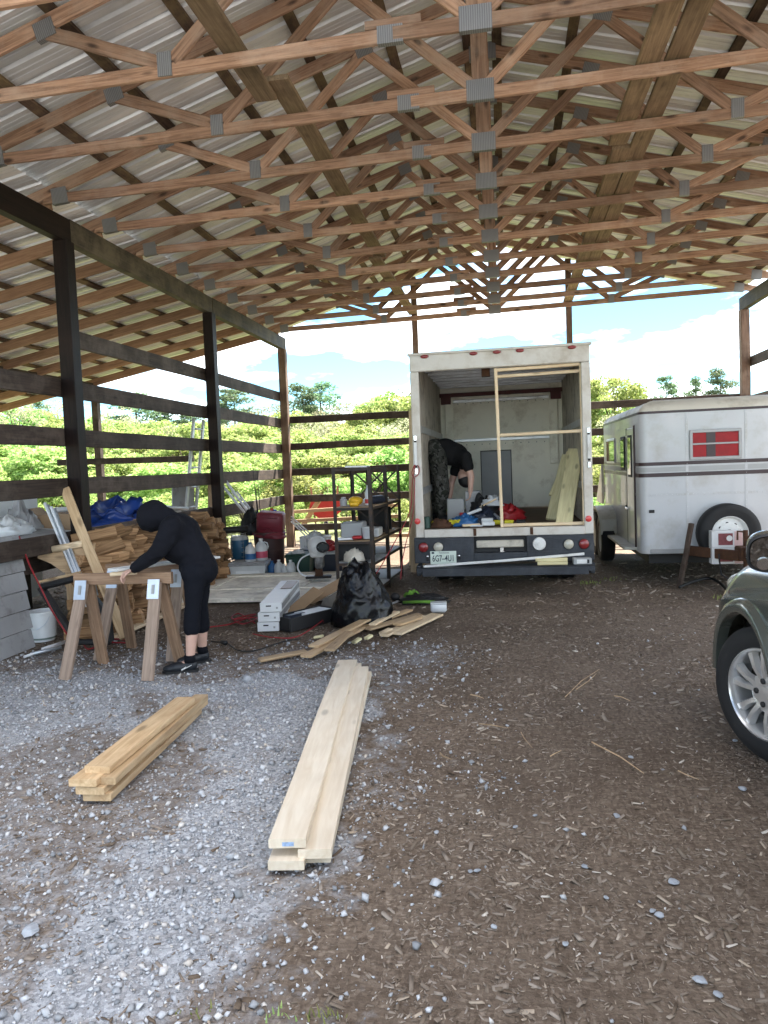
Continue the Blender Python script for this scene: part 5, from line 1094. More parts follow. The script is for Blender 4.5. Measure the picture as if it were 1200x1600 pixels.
# black moulded frame with a wooden strip
bf = empty('moulded_surround', (-3.73, 6.0, 0), 0, 'black moulded plastic frame leaning behind the front sawhorse', 'frame')
fpx = [(64, 918), (122, 903), (168, 962), (172, 1003), (120, 1003)]; fpt = [py(*q, 5.95+.1*(q[1] < 940))-V((-3.73, 6.0, 0)) for q in fpx]
for a, b_ in zip(fpt, fpt[1:]+fpt[:1]): m = MB(); m.bar(a, b_, .05, .085, (0, -1, .2), .012); m.build('frame_bar', M['black'], bf)
beam('wood_strip', fpt[0]+V((-.02, 0, .05)), fpt[1]+V((.02, 0, .05)), .05, .025, M['cedar'], bf)
bu = empty('bucket', tuple(pz(68, 1000)), 0, 'white plastic bucket standing between grey panel and black frame', 'bucket'); m = MB(); m.lathe([(.001, .004), (.105, 0), (.108, .02), (.128, .26), (.138, .262), (.138, .285), (.128, .285), (.122, .04), (.001, .03)], 28); m.build('pail', M['plasticw'], bu, 40); m = MB(); m.tube([(.135*math.cos(a), -.03-.135*math.sin(a)*.5-.05, .25-.12*math.sin(a)) for a in [PI*i/12 for i in range(13)]], .003, 6); m.build('handle', M['galv'], bu)
m = MB(); m.lathe([(.1085, .02), (.120, .15), (.1205, .152)], 28, None, False); m.build('green_band', plain('grey_green_label', (.20, .26, .24), .6), bu, 40)
for i, (a, b_) in enumerate((((38, 1030), (104, 1008)), ((66, 1018), (102, 1008)), ((48, 1026), (96, 1016)))):
    m = MB(); m.tube([pz(*a)+V((0, 0, .02)), pz(*b_)+V((0, 0, .03))], .016 if i else .012, 8); tag(m.build('pipe', M['pvc' if i < 2 else 'galv'], None, True), ('white pipe' if i < 2 else 'bright metal pipe')+' lying on the gravel by the grey panel', 'pipe', 'pipes on the gravel' if i < 2 else None)
def cord(name, pts, r_, mat, label, cat='cord', n=6):
    P = [V(p) for p in pts]; out = []
    for i in range(len(P)-1):
        p0, p1, p2, p3 = P[max(i-1, 0)], P[i], P[i+1], P[min(i+2, len(P)-1)]
        for k in range(n):
            u = k/n; out.append(.5*((2*p1)+(p2-p0)*u+(2*p0-5*p1+4*p2-p3)*u*u+(3*p1-p0-3*p2+p3)*u**3))
    out.append(P[-1]); m = MB(); m.tube(out, r_, 6); return tag(m.build(name, M[mat], None, True), label, cat)
M['redcord'] = plain('red_cord', (.30, .02, .025), .5, 0, .15, 8, 0); M['blackcord'] = plain('black_cord', (.012, .012, .012), .5, 0, .1, 8, 0)
cord('extension_cord', [px(30, 838, -4.45), py(45, 880, 6.0), py(62, 915, 5.9), py(82, 955, 5.85), py(104, 990, 5.8), pz(112, 1003)+V((0, 0, .01))], .007, 'redcord', 'red cord hanging down the grey panel to the ground')
cord('extension_cord', [pz(130, 1008)+V((0, 0, .01)), pz(140, 1016)+V((0, 0, .01)), pz(165, 1004)+V((0, 0, .015)), pz(185, 1000)+V((0, 0, .01)), pz(205, 1006)+V((0, 0, .01)), pz(150, 1006)+V((0, 0, .02))], .008, 'redcord', 'red cord looped on the ground under the sawhorses')
# ladder, boards and pipes by the second post
ld = empty('ladder', (0, 0, 0), 0, 'aluminium ladder leaning outside the second post', 'ladder'); lt_, lb_ = px(303, 655, -4.62), px(289, 815, -4.62); lb_ = lb_+(lb_-lt_)*(lb_.z/(lt_.z-lb_.z)); ld.location = lb_
for dy in (0, .36): beam('rail', V((0, dy, .0)), lt_-lb_+V((0, dy, 0)), .03, .07, M['alu'], ld, (0, 1, 0), wob=0)
for k in range(8): m = MB(); c_ = (lt_-lb_)*((k+.5)/8); m.tube([c_+V((0, .01, 0)), c_+V((0, .35, 0))], .015, 8); m.build('rung', M['alu'], ld, True)
a = px(283, 762, -4.75); sb_ = bx('sheet_board', (-4.78, 10.45, .95), (.02, .75, 1.0), 'greyboard', None, .002, (0, .06, 0)); tag(sb_, 'pale grey sheet board standing outside the second post', 'board')
sb_ = bx('sheet_board', (-4.62, 11.15, .95), (.02, .26, 1.0), 'card', None, .002, (0, .05, 0)); tag(sb_, 'tan sheet board standing behind the white pipes', 'board')
for i, (a, b_) in enumerate((((343, 753), (386, 806)), ((352, 750), (392, 806)), ((362, 768), (394, 804)), ((370, 768), (397, 803)))):
    A = px(*a, -4.33); D = px(*b_, -4.05); m = MB(); D = D+(D-A)*.25; m.tube([D, A], .021 if i < 2 else .016, 10); tag(m.build('downpipe', M['pvc'], None, True), 'white plastic pipe leaning on the girts beside the second post', 'pipe', 'white pipes by the second post')
for i, (a, b_) in enumerate((((394, 724), (403, 808)), ((402, 737), (407, 806)), ((399, 760), (404, 806)))):
    m = MB(); m.tube([py(*b_, 11.3), py(*a, 11.55)], [.009, .003], 6); tag(m.build('fishing_rod', M['black'], None, True), 'thin black fishing rod standing by the maroon bin', 'rod', 'fishing rods by the bin')
# ================================================================ MIDDLE CLUTTER
M['maroon'] = plain('maroon_plastic', (.17, .022, .035), .5, 0, .15, 5, .08, 30); M['brownbin'] = plain('brown_bin_plastic', (.045, .018, .017), .55, 0, .2, 5, .08)
M['bluep'] = plain('blue_plastic', (.02, .11, .28), .45, 0, .15, 6); M['tealp'] = plain('teal_cooler', (.02, .10, .19), .5, 0, .15, 6); M['greenp'] = plain('green_tote', (.012, .05, .035), .5, 0, .15, 6); M['milky'] = plain('milky_plastic', (.55, .57, .58), .35, 0, .1, 6); M['navy'] = plain('navy_plastic', (.012, .018, .035), .4, 0, .2, 6); M['pink'] = plain('pink_liquid', (.55, .08, .14), .4); M['redp'] = plain('red_plastic', (.42, .02, .025), .45, 0, .2, 7); M['noodle'] = plain('blue_foam', (.08, .16, .55), .8); M['noodler'] = plain('red_foam', (.62, .09, .07), .8)
bin_ = empty('trash_bin', (-3.56, 10.75, 0), 0, 'dark brown round bin standing beside the clear tote', 'bin'); m = MB(); m.lathe([(.001, .0), (.185, 0), (.20, .05), (.215, .30), (.222, .31), (.222, .33), (.216, .34), (.232, .56), (.246, .565), (.246, .60), (.235, .60), (.21, .1), (.001, .05)], 32); m.build('drum', M['brownbin'], bin_, 40)
tl = empty('tote_lid', (-3.52, 10.72, .60), .1, 'maroon tote standing tipped up on the brown bin', 'tote'); tl.rotation_euler = (.12, .10, .1)
m = MB(); m.box((0, 0, .15), (.40, .26, .30), b=.03); m.build('shell', M['maroon'], tl, 50); m = MB(); m.box((0, -.135, .17), (.33, .02, .2), b=.012); m.box((0, -.15, .24), (.24, .02, .02), b=.006); m.build('ridge', M['maroon'], tl, 50); heap('bag_skirt', .0, -.02, -.06, .26, .22, .13, 'maroon', None, None, 3, .3, 5, 24, .6, tl)
heap('black_bag', -3.86, 10.85, .55, .17, .2, .36, 'black', 'black bag slumped beside the maroon tote', 'bag', 12, .4, 4); 
for i, mt in enumerate(('noodler', 'noodle', 'noodle')):
    m = MB(); p_ = py(424+5*i, 796+2*i, 11.0); m.tube([p_+V((-.02+.0*i, 0, -.35)), p_+V((0, .02, .02))], .026, 10); tag(m.build('foam_noodle', M[mt], None, True), ('red' if i == 0 else 'blue')+' foam pool noodle standing behind the maroon tote', 'noodle', None if i == 0 else 'blue noodles')
# wire cage with a blue cooler
wc = empty('wire_cage', (-4.12, 10.72, 0), .0, 'wire mesh cage beside the firewood holding the blue cooler', 'cage')
m = MB()
for x in (-.24, .24):
    for k in range(9): m.tube([(x, -.24+.06*k, .02), (x, -.24+.06*k, .60)], .003, 4)
for y in (-.24, .24):
    for k in range(9): m.tube([(-.24+.06*k, y, .02), (-.24+.06*k, y, .60)], .003, 4)
m.build('vertical_wires', M['alu'], wc); wc.children[-1]['kind'] = 'stuff'
for k in range(9): m = MB(); z = .04+.07*k; m.tube([(-.24, -.24, z), (.24, -.24, z), (.24, .24, z), (-.24, .24, z)], .0035, 4, True, True); m.build('wire_ring', M['alu'], wc)
cl_ = empty('water_cooler', (-3.98, 10.6, .06), 0, 'round blue water cooler with pale lid inside the wire cage', 'cooler'); m = MB(); m.lathe([(.001, .15), (.13, .15), (.138, .17), (.138, .42), (.13, .44), (.001, .44)], 28); m.build('drum', M['tealp'], cl_, 40); m = MB(); m.lathe([(.135, .44), (.135, .47), (.11, .50), (.001, .51)], 28); m.build('lid', M['milky'], cl_, 40)
m = MB(); m.tube([(-4.45, 10.3, .66), (-3.78, 10.45, .67)], .05, 12); tag(m.build('black_roll', M['black'], None, True), 'black roll lying across the wire cage', 'roll')
plank('short_plank', (-4.02, 10.02, .35), (-4.18, 10.25, .85), .13, .03, 'cedar', 'honey-coloured plank end leaning on the firewood by the cage', up=(.5, -1, .3), seg=1)
def tote(name, loc, d, rz, mat, lidmat, label, lid=True):
    e = empty(name, loc, rz, label, 'tote'); m = MB(); a, b_, h = d[0]/2, d[1]/2, d[2]; m.add([(-a*.88, -b_*.86, 0), (a*.88, -b_*.86, 0), (a*.88, b_*.86, 0), (-a*.88, b_*.86, 0), (-a, -b_, h), (a, -b_, h), (a, b_, h), (-a, b_, h)], [(3, 2, 1, 0), (4, 5, 6, 7), (0, 1, 5, 4), (1, 2, 6, 5), (2, 3, 7, 6), (3, 0, 4, 7)]); m.build('tub', M[mat], e)
    bx('rim', (0, 0, h-.012), (d[0]+.03, d[1]+.03, .022), lidmat, e, .008)
    if lid: bx('lid', (0, 0, h+.014), (d[0]+.02, d[1]+.02, .028), lidmat, e, .012)
    return e
tote('storage_tote', (-3.66, 10.12, 0), (.52, .38, .21), .12, 'milky', 'greyboard', 'clear storage tote with grey lid and papers inside'); bx('papers', (.0, -.172, .10), (.34, .012, .09), 'plasticw', bpy.data.objects['storage_tote'], .003)
def jug(loc, h, mat, cap, label, liquid=None, group=None):
    e = empty('jug', loc, random.uniform(0, 6), label, 'jug', group); r_ = h*.29; m = MB(); m.lathe([(.001, 0), (r_*.95, 0), (r_, h*.04), (r_, h*.55), (r_*.9, h*.66), (r_*.45, h*.84), (r_*.30, h*.88), (r_*.30, h*.93)], 20); m.build('bottle', M[mat], e, 50)
    m = MB(); m.lathe([(r_*.36, h*.92), (r_*.36, h), (.001, h)], 14); m.build('cap', M[cap], e, 40); m = MB(); m.tube([(r_*.5, 0, h*.84), (r_*1.0, 0, h*.78), (r_*1.12, 0, h*.6), (r_*.98, 0, h*.48)], h*.03, 8); m.build('handle', M[mat], e, True)
    if liquid: m = MB(); m.lathe([(r_*1.01, h*.12), (r_*1.01, h*.42)], 20, None, False); m.build('label', M[liquid], e, 40)
    return e
jug((-3.62, 10.05, .24), .27, 'milky', 'bluep', 'milky jug with blue label on the tote lid', 'bluep'); jug((-3.50, 10.17, .24), .31, 'milky', 'white', 'tall milky jug with pink liquid on the tote lid', 'pink')
jug((-3.36, 10.2, 0), .22, 'bluep', 'bluep', 'blue handled jug on the ground beside the tote'); jug((-3.24, 10.15, 0), .24, 'milky', 'white', 'empty milky jug on the ground between blue jug and green tote', None, 'milky jugs on the ground'); jug((-3.13, 10.05, 0), .19, 'milky', 'white', 'empty milky jug on the ground between blue jug and green tote', None, 'milky jugs on the ground'); jug((-3.05, 10.1, 0), .24, 'milky', 'white', 'empty milky jug on the ground between blue jug and green tote', None, 'milky jugs on the ground')
tote('green_tote', (-3.02, 10.5, 0), (.36, .42, .27), .1, 'greenp', 'greenp', 'dark green tote with grey rags on its lid'); heap('rag', -3.02, 10.42, .298, .1, .09, .05, 'milky', 'pale rag lying on the green tote', 'rag', 15, .5, 6, 18)
bsk = empty('laundry_basket', (-2.92, 11.05, .30), 0, 'white slotted laundry basket behind the green tote', 'basket')
for z in (.0, .17): m = MB(); m.tube([(.24*math.cos(2*PI*i/24), .17*math.sin(2*PI*i/24), z) for i in range(24)], .014, 6, True, True); m.build('hoop', M['plasticw'], bsk, True)
for i in range(24): m = MB(); a = 2*PI*i/24; m.bar((.23*math.cos(a), .165*math.sin(a), 0), (.24*math.cos(a), .17*math.sin(a), .17), .022, .008); m.build('slat', M['plasticw'], bsk)
heap('laundry', -2.92, 11.05, .32, .18, .13, .22, 'milky', 'bundle of pale cloth in the laundry basket', 'cloth', 17, .45, 5, 20); bx('crate', (-2.92, 11.05, .15), (.5, .4, .28), 'navy', None, .02); tag(bpy.data.objects['crate'], 'dark crate under the laundry basket', 'crate')
for i in range(3): m = MB(); m.tube([py(478, 838, 11.0)+V((.02*i, .1*i, 0)), py(455, 815-4*i, 11.3)], .012, 6); tag(m.build('white_rod', M['pvc'], None, True), 'thin white rod sticking out behind the brown bin', 'rod', 'white rods behind the bin')
# outboard-like machine on a dark foot
om = empty('outboard_motor', tuple(pz(498, 903, .09)), .2, 'battered white outboard motor propped on the white door', 'motor')
m = MB(); m.ell((0, 0, .42), (.13, .17, .13), 18, 12); m.box((0, .02, .34), (.2, .26, .12), b=.03); m.build('cowling', M['white'], om, 60); m = MB(); m.box((.02, 0, .22), (.12, .16, .2), b=.03); m.build('mid_section', plain('mottled_grey', (.28, .27, .26), .5, .2, .5, 14, .1, dirt=(.02, .02, .02, 1), dirt_amt=.6, dirt_scale=9), om, 60); m = MB(); m.prism([(-.05, 0), (.06, 0), (.05, .2), (-.03, .2)], -.03, .03, RX); m.build('leg', M['rust'], om, loc=(.0, 0, 0)); bx('foot', (0, 0, .015), (.34, .14, .03), 'black', om, .01)
m = MB(); m.tube([(.08+.075*math.cos(2*PI*i/16), -.17, .42+.06*math.sin(2*PI*i/16)) for i in range(16)], .012, 6, True, True); m.build('frame_ring', M['black'], om, True); bx('frame_glass', (.08, -.168, .42), (.12, .004, .09), 'darkglass', om, 0)
cord('hose', [om.location+V((-.08, 0, .33)), om.location+V((-.22, -.02, .26)), om.location+V((-.27, -.03, .14)), om.location+V((-.2, -.02, .04)), om.location+V((-.05, -.03, .03))], .011, 'pvc', 'white hose looping from the outboard motor', 'hose')
tote('cooler_box', (-2.50, 10.35, 0), (.36, .32, .32), .05, 'navy', 'milky', 'navy cool box behind the shelf unit'); heap('red_cloth', -2.52, 10.3, .35, .16, .14, .13, 'redp', 'crumpled red and white cloth on the cool box', 'cloth', 19, .55, 6, 22)
# old white door lying flat
dd = empty('old_door', (-3.18, 9.1, .0), R(3), 'old white panelled door lying flat on the ground', 'door')
M['oldwhite'] = plain('weathered_white', (.88, .83, .71), .65, 0, .1, 3, .08, 30, dirt=(.34, .30, .25, 1), dirt_amt=.45)
bx('slab', (0.1, 0, .035), (2.45, 2.0, .04), 'oldwhite', dd, .004)
for c, d in (((0, -.97, .062), (2.2, .07, .014)), ((0.1, -.32, .062), (2.4, .05, .014)), ((0.1, .80, .065), (2.4, .22, .02)), ((-.55, .2, .061), (.05, .98, .012)), ((.62, .2, .061), (.07, .98, .012)), ((-1.04, .2, .061), (.06, .98, .012))): bx('batten', c, d, 'oldwhite', dd, .003)
# flat boxes
for i in range(3):
    e = empty('flooring_box', (-2.36+.01*i, 7.36+.0*i, .0+.093*i), R(7.5+1.2*(i == 2)), ('bottom', 'middle', 'top')[i]+' long white flooring carton of the stack of three', 'carton', 'flooring cartons'); bx('carton', (0, 0, .046), (.205, 1.36, .088), 'plasticw', e, .003); bx('side_print', (.1035, 0, .046), (.002, 1.3, .05), 'greyboard', e, 0); bx('end_print', (-.02, -.681, .06), (.05, .002, .012), 'black', e, 0); bx('end_mark', (.06, -.681, .04), (.018, .002, .018), 'greydoor', e, 0)
bx('photo_sleeve', (.04, .35, .095), (.12, .5, .006), plain('brown_print', (.20, .13, .10), .4, 0, .5, 9, 0), bpy.data.objects['flooring_box.002'], .001)
bb_ = empty('black_case', (-1.98, 6.98, 0), R(-32), 'open black tool case with grey tools inside, lying by the flooring cartons', 'case')
for c, d in (((0, 0, .012), (.26, .62, .024)), ((-.12, 0, .07), (.02, .62, .12)), ((.12, 0, .07), (.02, .62, .12)), ((0, -.3, .07), (.22, .02, .12)), ((0, .3, .07), (.22, .02, .12))): bx('case_wall', c, d, 'black', bb_, .006)
bx('tray', (0, .1, .11), (.2, .35, .03), 'milky', bb_, .01); bx('tool', (-.02, -.12, .10), (.1, .25, .06), 'navy', bb_, .02)
for i, (c, rz, d) in enumerate((((-2.12, 7.35, .14), -.55, (.16, .5, .006)), ((-1.95, 7.75, .2), -.6, (.17, .55, .006)))): o = bx('cardboard_sheet', c, d, 'card', None, .001, (.5-.2*i, .25, rz)); tag(o, ('lower' if i == 0 else 'upper')+' folded cardboard sheet propped beside the flooring cartons', 'cardboard')
m = MB(); m.tube([(-1.86, 7.45, .09), (-1.80, 8.35, .10)], .085, 14); tag(m.build('carpet_roll', plain('grey_brown_carpet', (.17, .15, .125), .95, 0, .2, 14, .4, 120), None, True), 'grey-brown rolled carpet lying beside the shelf unit', 'carpet')
# garbage bag
t = NT('black_bag_plastic'); co = t.coords(); t.set(Base_Color=(.004, .0045, .006, 1), Roughness=.26, Specular_IOR_Level=.3); n = t.n('ShaderNodeTexVoronoi', feature='DISTANCE_TO_EDGE'); n.inputs['Scale'].default_value = 7; t.l(co, n.inputs[0]); t.bump(t.math('ADD', n.outputs['Distance'], t.noise(co, 6, 3, .5, 1.5)), .4, .02); M['bag'] = t.m
heap('garbage_bag', -1.42, 7.02, .0, .285, .25, .55, 'bag', 'full black garbage bag slumped in front of the shelf unit', 'bag', 31, .22, 2.2, 80, .62, None, .30)
m = MB(); m.tube([(-1.45, 7.0, .44), (-1.44, 6.99, .56), (-1.50, 6.97, .62)], [.07, .03, .06], 10); m.build('bag_neck', M['bag'], bpy.data.objects['garbage_bag'], True)
# pair of steel shelf units
M['steel'] = plain('dark_angle_steel', (.035, .028, .025), .55, .4, .3, 9, .1, dirt=(.12, .07, .045, 1), dirt_amt=.4, dirt_scale=10)
def shelf(loc, rz, label, w_=.46, d=.80, h=1.53):
    e = empty('shelf_unit', loc, rz, label, 'shelf', 'steel shelf units')
    for x in (0, w_):
        for y in (0, d):
            m = MB(); sx, sy = (1 if x == 0 else -1), (1 if y == 0 else -1); m.box((x+sx*.02, y, h/2), (.04, .003, h)); m.box((x, y+sy*.02, h/2), (.003, .04, h)); 
            for k in range(24): m.box((x+sx*.02, y-sy*.002, .05+k*.062), (.012, .002, .022))
            m.build('upright', M['steel'], e)
    for z in (.10, .42, .67, 1.06): sh2 = bx('shelf_board', (w_/2, d/2, z), (w_-.01, d-.01, .016), 'scrap' if z > .6 else 'greyboard', e, .002); [bx('shelf_edge', c, dd_, 'steel', sh2, .001) for c, dd_ in (((0, -d/2+.002, -.014), (w_-.02, .004, .032)), ((w_/2-.002, 0, -.014), (.004, d-.02, .032)), ((-w_/2+.002, 0, -.014), (.004, d-.02, .032)))]
    for x0, z0, x1, z1 in ((0, 1.06, w_, 1.5), (w_, 1.06, 0, 1.5), (0, .67, w_, 1.04), (w_, .67, 0, 1.04)): m = MB(); m.bar((x0, d+.003, z0), (x1, d+.003, z1), .003, .022, (0, 0, 1)); m.build('cross_brace', M['steel'], e)
    m = MB(); m.bar((0, -.004, 1.5), (w_, -.004, 1.5), .003, .03); m.build('top_tie', M['steel'], e)
    return e
shelf((-1.97, 8.32, 0), R(-4), 'dark steel shelf unit with wooden shelves nearest the garbage bag'); shelf((-1.93, 9.18, 0), R(-4), 'dark steel shelf unit behind the first, farther from the garbage bag')
def item(name, fn, mat, label, cat, group=None, smooth_=40):
    m = MB(); fn(m); return tag(m.build(name, M[mat], None, smooth_), label, cat, group)
s1, s2, s3 = 1.07, .68, .43
o = item('drill_case', lambda m: (m.ell((-1.74, 8.5, s1+.06), (.09, .1, .055), 14, 10), m.box((-1.74, 8.42, s1+.03), (.12, .08, .06), b=.02)), 'yellow', 'yellow power tool on the upper shelf', 'tool')
o = item('bottle', lambda m: m.lathe([(.001, 0), (.036, 0), (.038, .01), (.038, .14), (.014, .20), (.014, .23)], 16, Matrix.Translation((-1.58, 8.45, s1+.01))), 'milky', 'clear spray bottle with red label on the upper shelf', 'bottle'); m = MB(); m.lathe([(.039, .02), (.039, .07)], 16, Matrix.Translation((-1.58, 8.45, s1+.01)), False); m.build('label', M['redp'], o)
item('jar', lambda m: m.lathe([(.001, 0), (.045, 0), (.045, .07), (.03, .08), (.03, .1)], 16, Matrix.Translation((-1.88, 8.48, s1+.01))), 'greyboard', 'small grey jar on the upper shelf beside the yellow tool', 'jar')
item('tool_roll', lambda m: m.tube([(-1.62, 8.75, s1+.05), (-1.50, 8.95, s1+.05)], .05, 12), 'navy', 'navy tool roll on the upper shelf behind the bottle', 'roll')
item('storage_bin', lambda m: m.box((-1.80, 8.62, s2+.10), (.26, .3, .19), b=.015), 'greydoor', 'dark grey bin on the middle shelf', 'bin'); item('food_tub', lambda m: m.lathe([(.001, 0), (.06, 0), (.07, .12), (.075, .125), (.075, .14)], 20, Matrix.Translation((-1.60, 8.45, s2+.01))), 'milky', 'clear round tub on the middle shelf', 'tub'); item('clear_tray', lambda m: m.box((-1.58, 8.75, s2+.06), (.16, .3, .1), b=.01), 'milky', 'long clear tray on the middle shelf behind the tub', 'tray')
item('magazine', lambda m: m.box((-1.86, 8.42, s2+.018), (.2, .14, .02), (0, 0, .3)), 'plasticw', 'white magazine lying on the middle shelf edge', 'magazine'); item('red_pouch', lambda m: m.box((-1.72, 8.40, s2+.03), (.12, .08, .04), (0, 0, .1), .015), 'redp', 'small red pouch on the middle shelf edge', 'pouch')
item('black_cabinet', lambda m: m.box((-1.78, 8.66, s3+.105), (.38, .4, .2), b=.01), 'black', 'black box filling the lower shelf under the bins', 'box'); heap('seat_cushion', -1.76, 8.36, .44, .13, .1, .14, 'trroof', 'cream vinyl cushion stuffed on the lower shelf', 'cushion', 23, .3, 3, 20)
item('black_tub', lambda m: m.lathe([(.001, .11), (.1, .11), (.14, .25), (.15, .25), (.15, .262), (.135, .262), (.1, .13), (.001, .13)], 24, Matrix.Translation((-1.62, 8.42, .02))), 'black', 'black plastic basin at the bottom of the shelf unit', 'basin')
item('paper_pile', lambda m: m.box((-1.74, 8.7, 1.53), (.3, .35, .02), (0, .02, .2), .004), 'plasticw', 'white papers lying on the very top of the shelf unit', 'paper')
for i in range(3): item('black_board', lambda m, i=i: m.box((-1.70, 9.3+.22*i, .82), (.36, .03, .32), (.1, 0, 0), .004), 'black', 'black panel stored upright on the farther shelf unit', 'panel', 'panels on the farther shelf')
item('white_case', lambda m: m.box((-1.68, 9.5, 1.08), (.32, .5, .05), (.02, 0, .1), .01), 'plasticw', 'flat white case on the farther shelf unit', 'case')
# jacket, white tin, dark ball, cables near the truck
heap('jacket', -.93, 8.12, .0, .30, .17, .085, 'black', 'black jacket with green lining dropped behind the truck', 'jacket', 27, .4, 4, 34, .7); jk = bpy.data.objects['jacket']; heap('green_lining', -1.08, 8.22, .03, .1, .07, .08, 'greenp', None, None, 28, .5, 5, 18, .6, jk)
M['lime'] = plain('lime_cloth', (.12, .28, .03), .8); jk.children[0].data.materials[0] = M['lime']; m = MB(); m.tube([(-1.15, 7.98, .02), (-.95, 7.96, .03), (-.8, 7.98, .02)], .018, 6); m.build('green_trim', M['lime'], jk, True)
wt = empty('white_tin', (-.72, 7.55, 0), .1, 'small white lidded box on the mulch behind the truck', 'box'); bx('tin', (0, 0, .05), (.165, .11, .1), 'plasticw', wt, .02, None, 50); bx('lid', (0, 0, .095), (.17, .115, .02), 'milky', wt, .008)
item('dark_ball', lambda m: m.ell((-1.27, 8.2, .045), (.055, .05, .045), 14, 10), 'black', 'small dark ball by the shelf foot', 'ball'); 
m = MB(); m.tube([(-1.42, 7.6, .012), (-1.18, 8.15, .02)], .012, 6); tag(m.build('grey_rod', M['alu'], None, True), 'thin grey rod lying between the bag and the jacket', 'rod')
LT = V((-1.03, 8.655, 1.47))
cord('extension_cord', [LT+V((0, 0, .06)), LT+V((.035, -.02, .02)), LT+V((.03, -.02, -.05)), LT+V((-.03, -.02, -.09)), LT+V((-.05, -.01, -.03)), LT+V((-.01, -.02, .05)), LT+V((-.05, -.01, -.15)), py(640, 800, 8.5), py(615, 850, 8.3), py(592, 890, 8.1), py(575, 915, 7.9)], .006, 'redcord', 'red cord hanging from the truck latch to the shelf unit')
cord('extension_cord', [LT+V((-.02, -.02, -.1)), py(646, 800, 8.55), py(634, 850, 8.5), py(628, 880, 8.45), py(626, 905, 8.4)], .005, 'redcord', 'thin dark red cord hanging straight beside the truck frame')
cord('extension_cord', [pz(398, 975)+V((0, 0, .01)), pz(375, 962)+V((0, 0, .02)), pz(362, 968)+V((0, 0, .02)), pz(380, 978)+V((0, 0, .02)), pz(402, 968)+V((0, 0, .02)), pz(366, 972)+V((0, 0, .03)), pz(400, 964)+V((0, 0, .03)), pz(362, 976)+V((0, 0, .01)), pz(325, 982)+V((0, 0, .01)), pz(300, 990)+V((0, 0, .01))], .008, 'redcord', 'coiled red cord lying beside the flooring cartons')
cord('extension_cord', [pz(470, 1000)+V((0, 0, .01)), pz(440, 1005)+V((0, 0, .01)), pz(400, 1018)+V((0, 0, .01)), pz(372, 1018)+V((0, 0, .01)), pz(355, 1008)+V((0, 0, .015)), pz(330, 1004)+V((0, 0, .01))], .006, 'blackcord', 'dark power cord snaking over the mulch to a plug'); m = MB(); p_ = pz(353, 1009); m.tube([p_+V((0, 0, .025)), p_+V((-.05, .03, .025))], [.022, .017], 10); m.build('plug', M['black'], C.objects[-1] if False else bpy.data.objects['extension_cord.005'] if 'extension_cord.005' in bpy.data.objects else None, True)
cord('extension_cord', [pz(505, 975)+V((0, 0, .02)), pz(520, 965)+V((0, 0, .05)), pz(470, 995)+V((0, 0, .015)), pz(430, 998)+V((0, 0, .01)), pz(395, 992)+V((0, 0, .01))], .006, 'redcord', 'red cord running from the garbage bag past the black case')
# trim boards standing beside the truck
for i in range(5): plank('trim_board', (-1.42+.055*i, 10.9-.12*i, .02), (-1.36+.045*i, 11.05-.1*i, 2.32+.03*i), .07, .02, 'pine', 'tall pale trim board standing against the left side of the truck', 'board', 'trim boards beside the truck', up=(0, 1, 0))
plank('wide_board', (-1.27, 10.2, .02), (-1.22, 10.3, 1.35), .16, .02, 'pine', 'wide pale board standing in front of the trim boards by the truck', 'board', None, (0, 1, 0)); 
# wheelbarrow, rails outside the gable
wb = empty('wheelbarrow', (-3.85, 15.6, .0), .3, 'red wheelbarrow tipped on its nose outside the far rails', 'wheelbarrow'); m = MB(); m.add([(-.3, 0, .9), (.28, 0, .95), (.40, .06, .62), (.1, .12, .36), (-.12, .12, .38), (-.38, .06, .62), (-.2, .3, .85), (.2, .3, .85), (.2, .32, .55), (-.2, .32, .55)], [(0, 1, 2, 3, 4, 5), (6, 7, 8, 9), (0, 1, 7, 6), (1, 2, 8, 7), (2, 3, 8), (3, 4, 9, 8), (4, 5, 9), (5, 0, 6, 9)]); m.build('tray', M['redp'], wb)
for s_ in (-1, 1): beam('handle', (s_*.22, .35, .2), (s_*.3, .38, 1.1), .04, .04, M['scrap'], wb, (0, 1, 0), wob=0)
m = MB(); m.lathe([(.12, -.035), (.17, -.04), (.19, 0), (.17, .04), (.12, .035)], 20, Matrix.Translation((0, .3, .18)) @ Euler((0, PI/2, 0)).to_matrix().to_4x4(), False); m.build('wheel', M['rubber'], wb, 50)
for i, (a, b_, Y) in enumerate((((452, 800), (625, 789), 14.6), ((452, 815), (625, 806), 14.7), ((560, 838), (640, 836), 14.5))): o = beam('loose_rail', py(*a, Y), py(*b_, Y), .06, .07, M['scrap'], None); tag(o, ('upper', 'middle', 'lower')[i]+' sunlit timber rail lashed outside the far girts', 'rail')
plank('ramp_board', py(468, 805, 14.75)+V((0, 0, -.3)), py(505, 772, 14.9), .1, .04, 'scrap', 'short tilted timber propped by the wheelbarrow', up=(0, -1, 0))
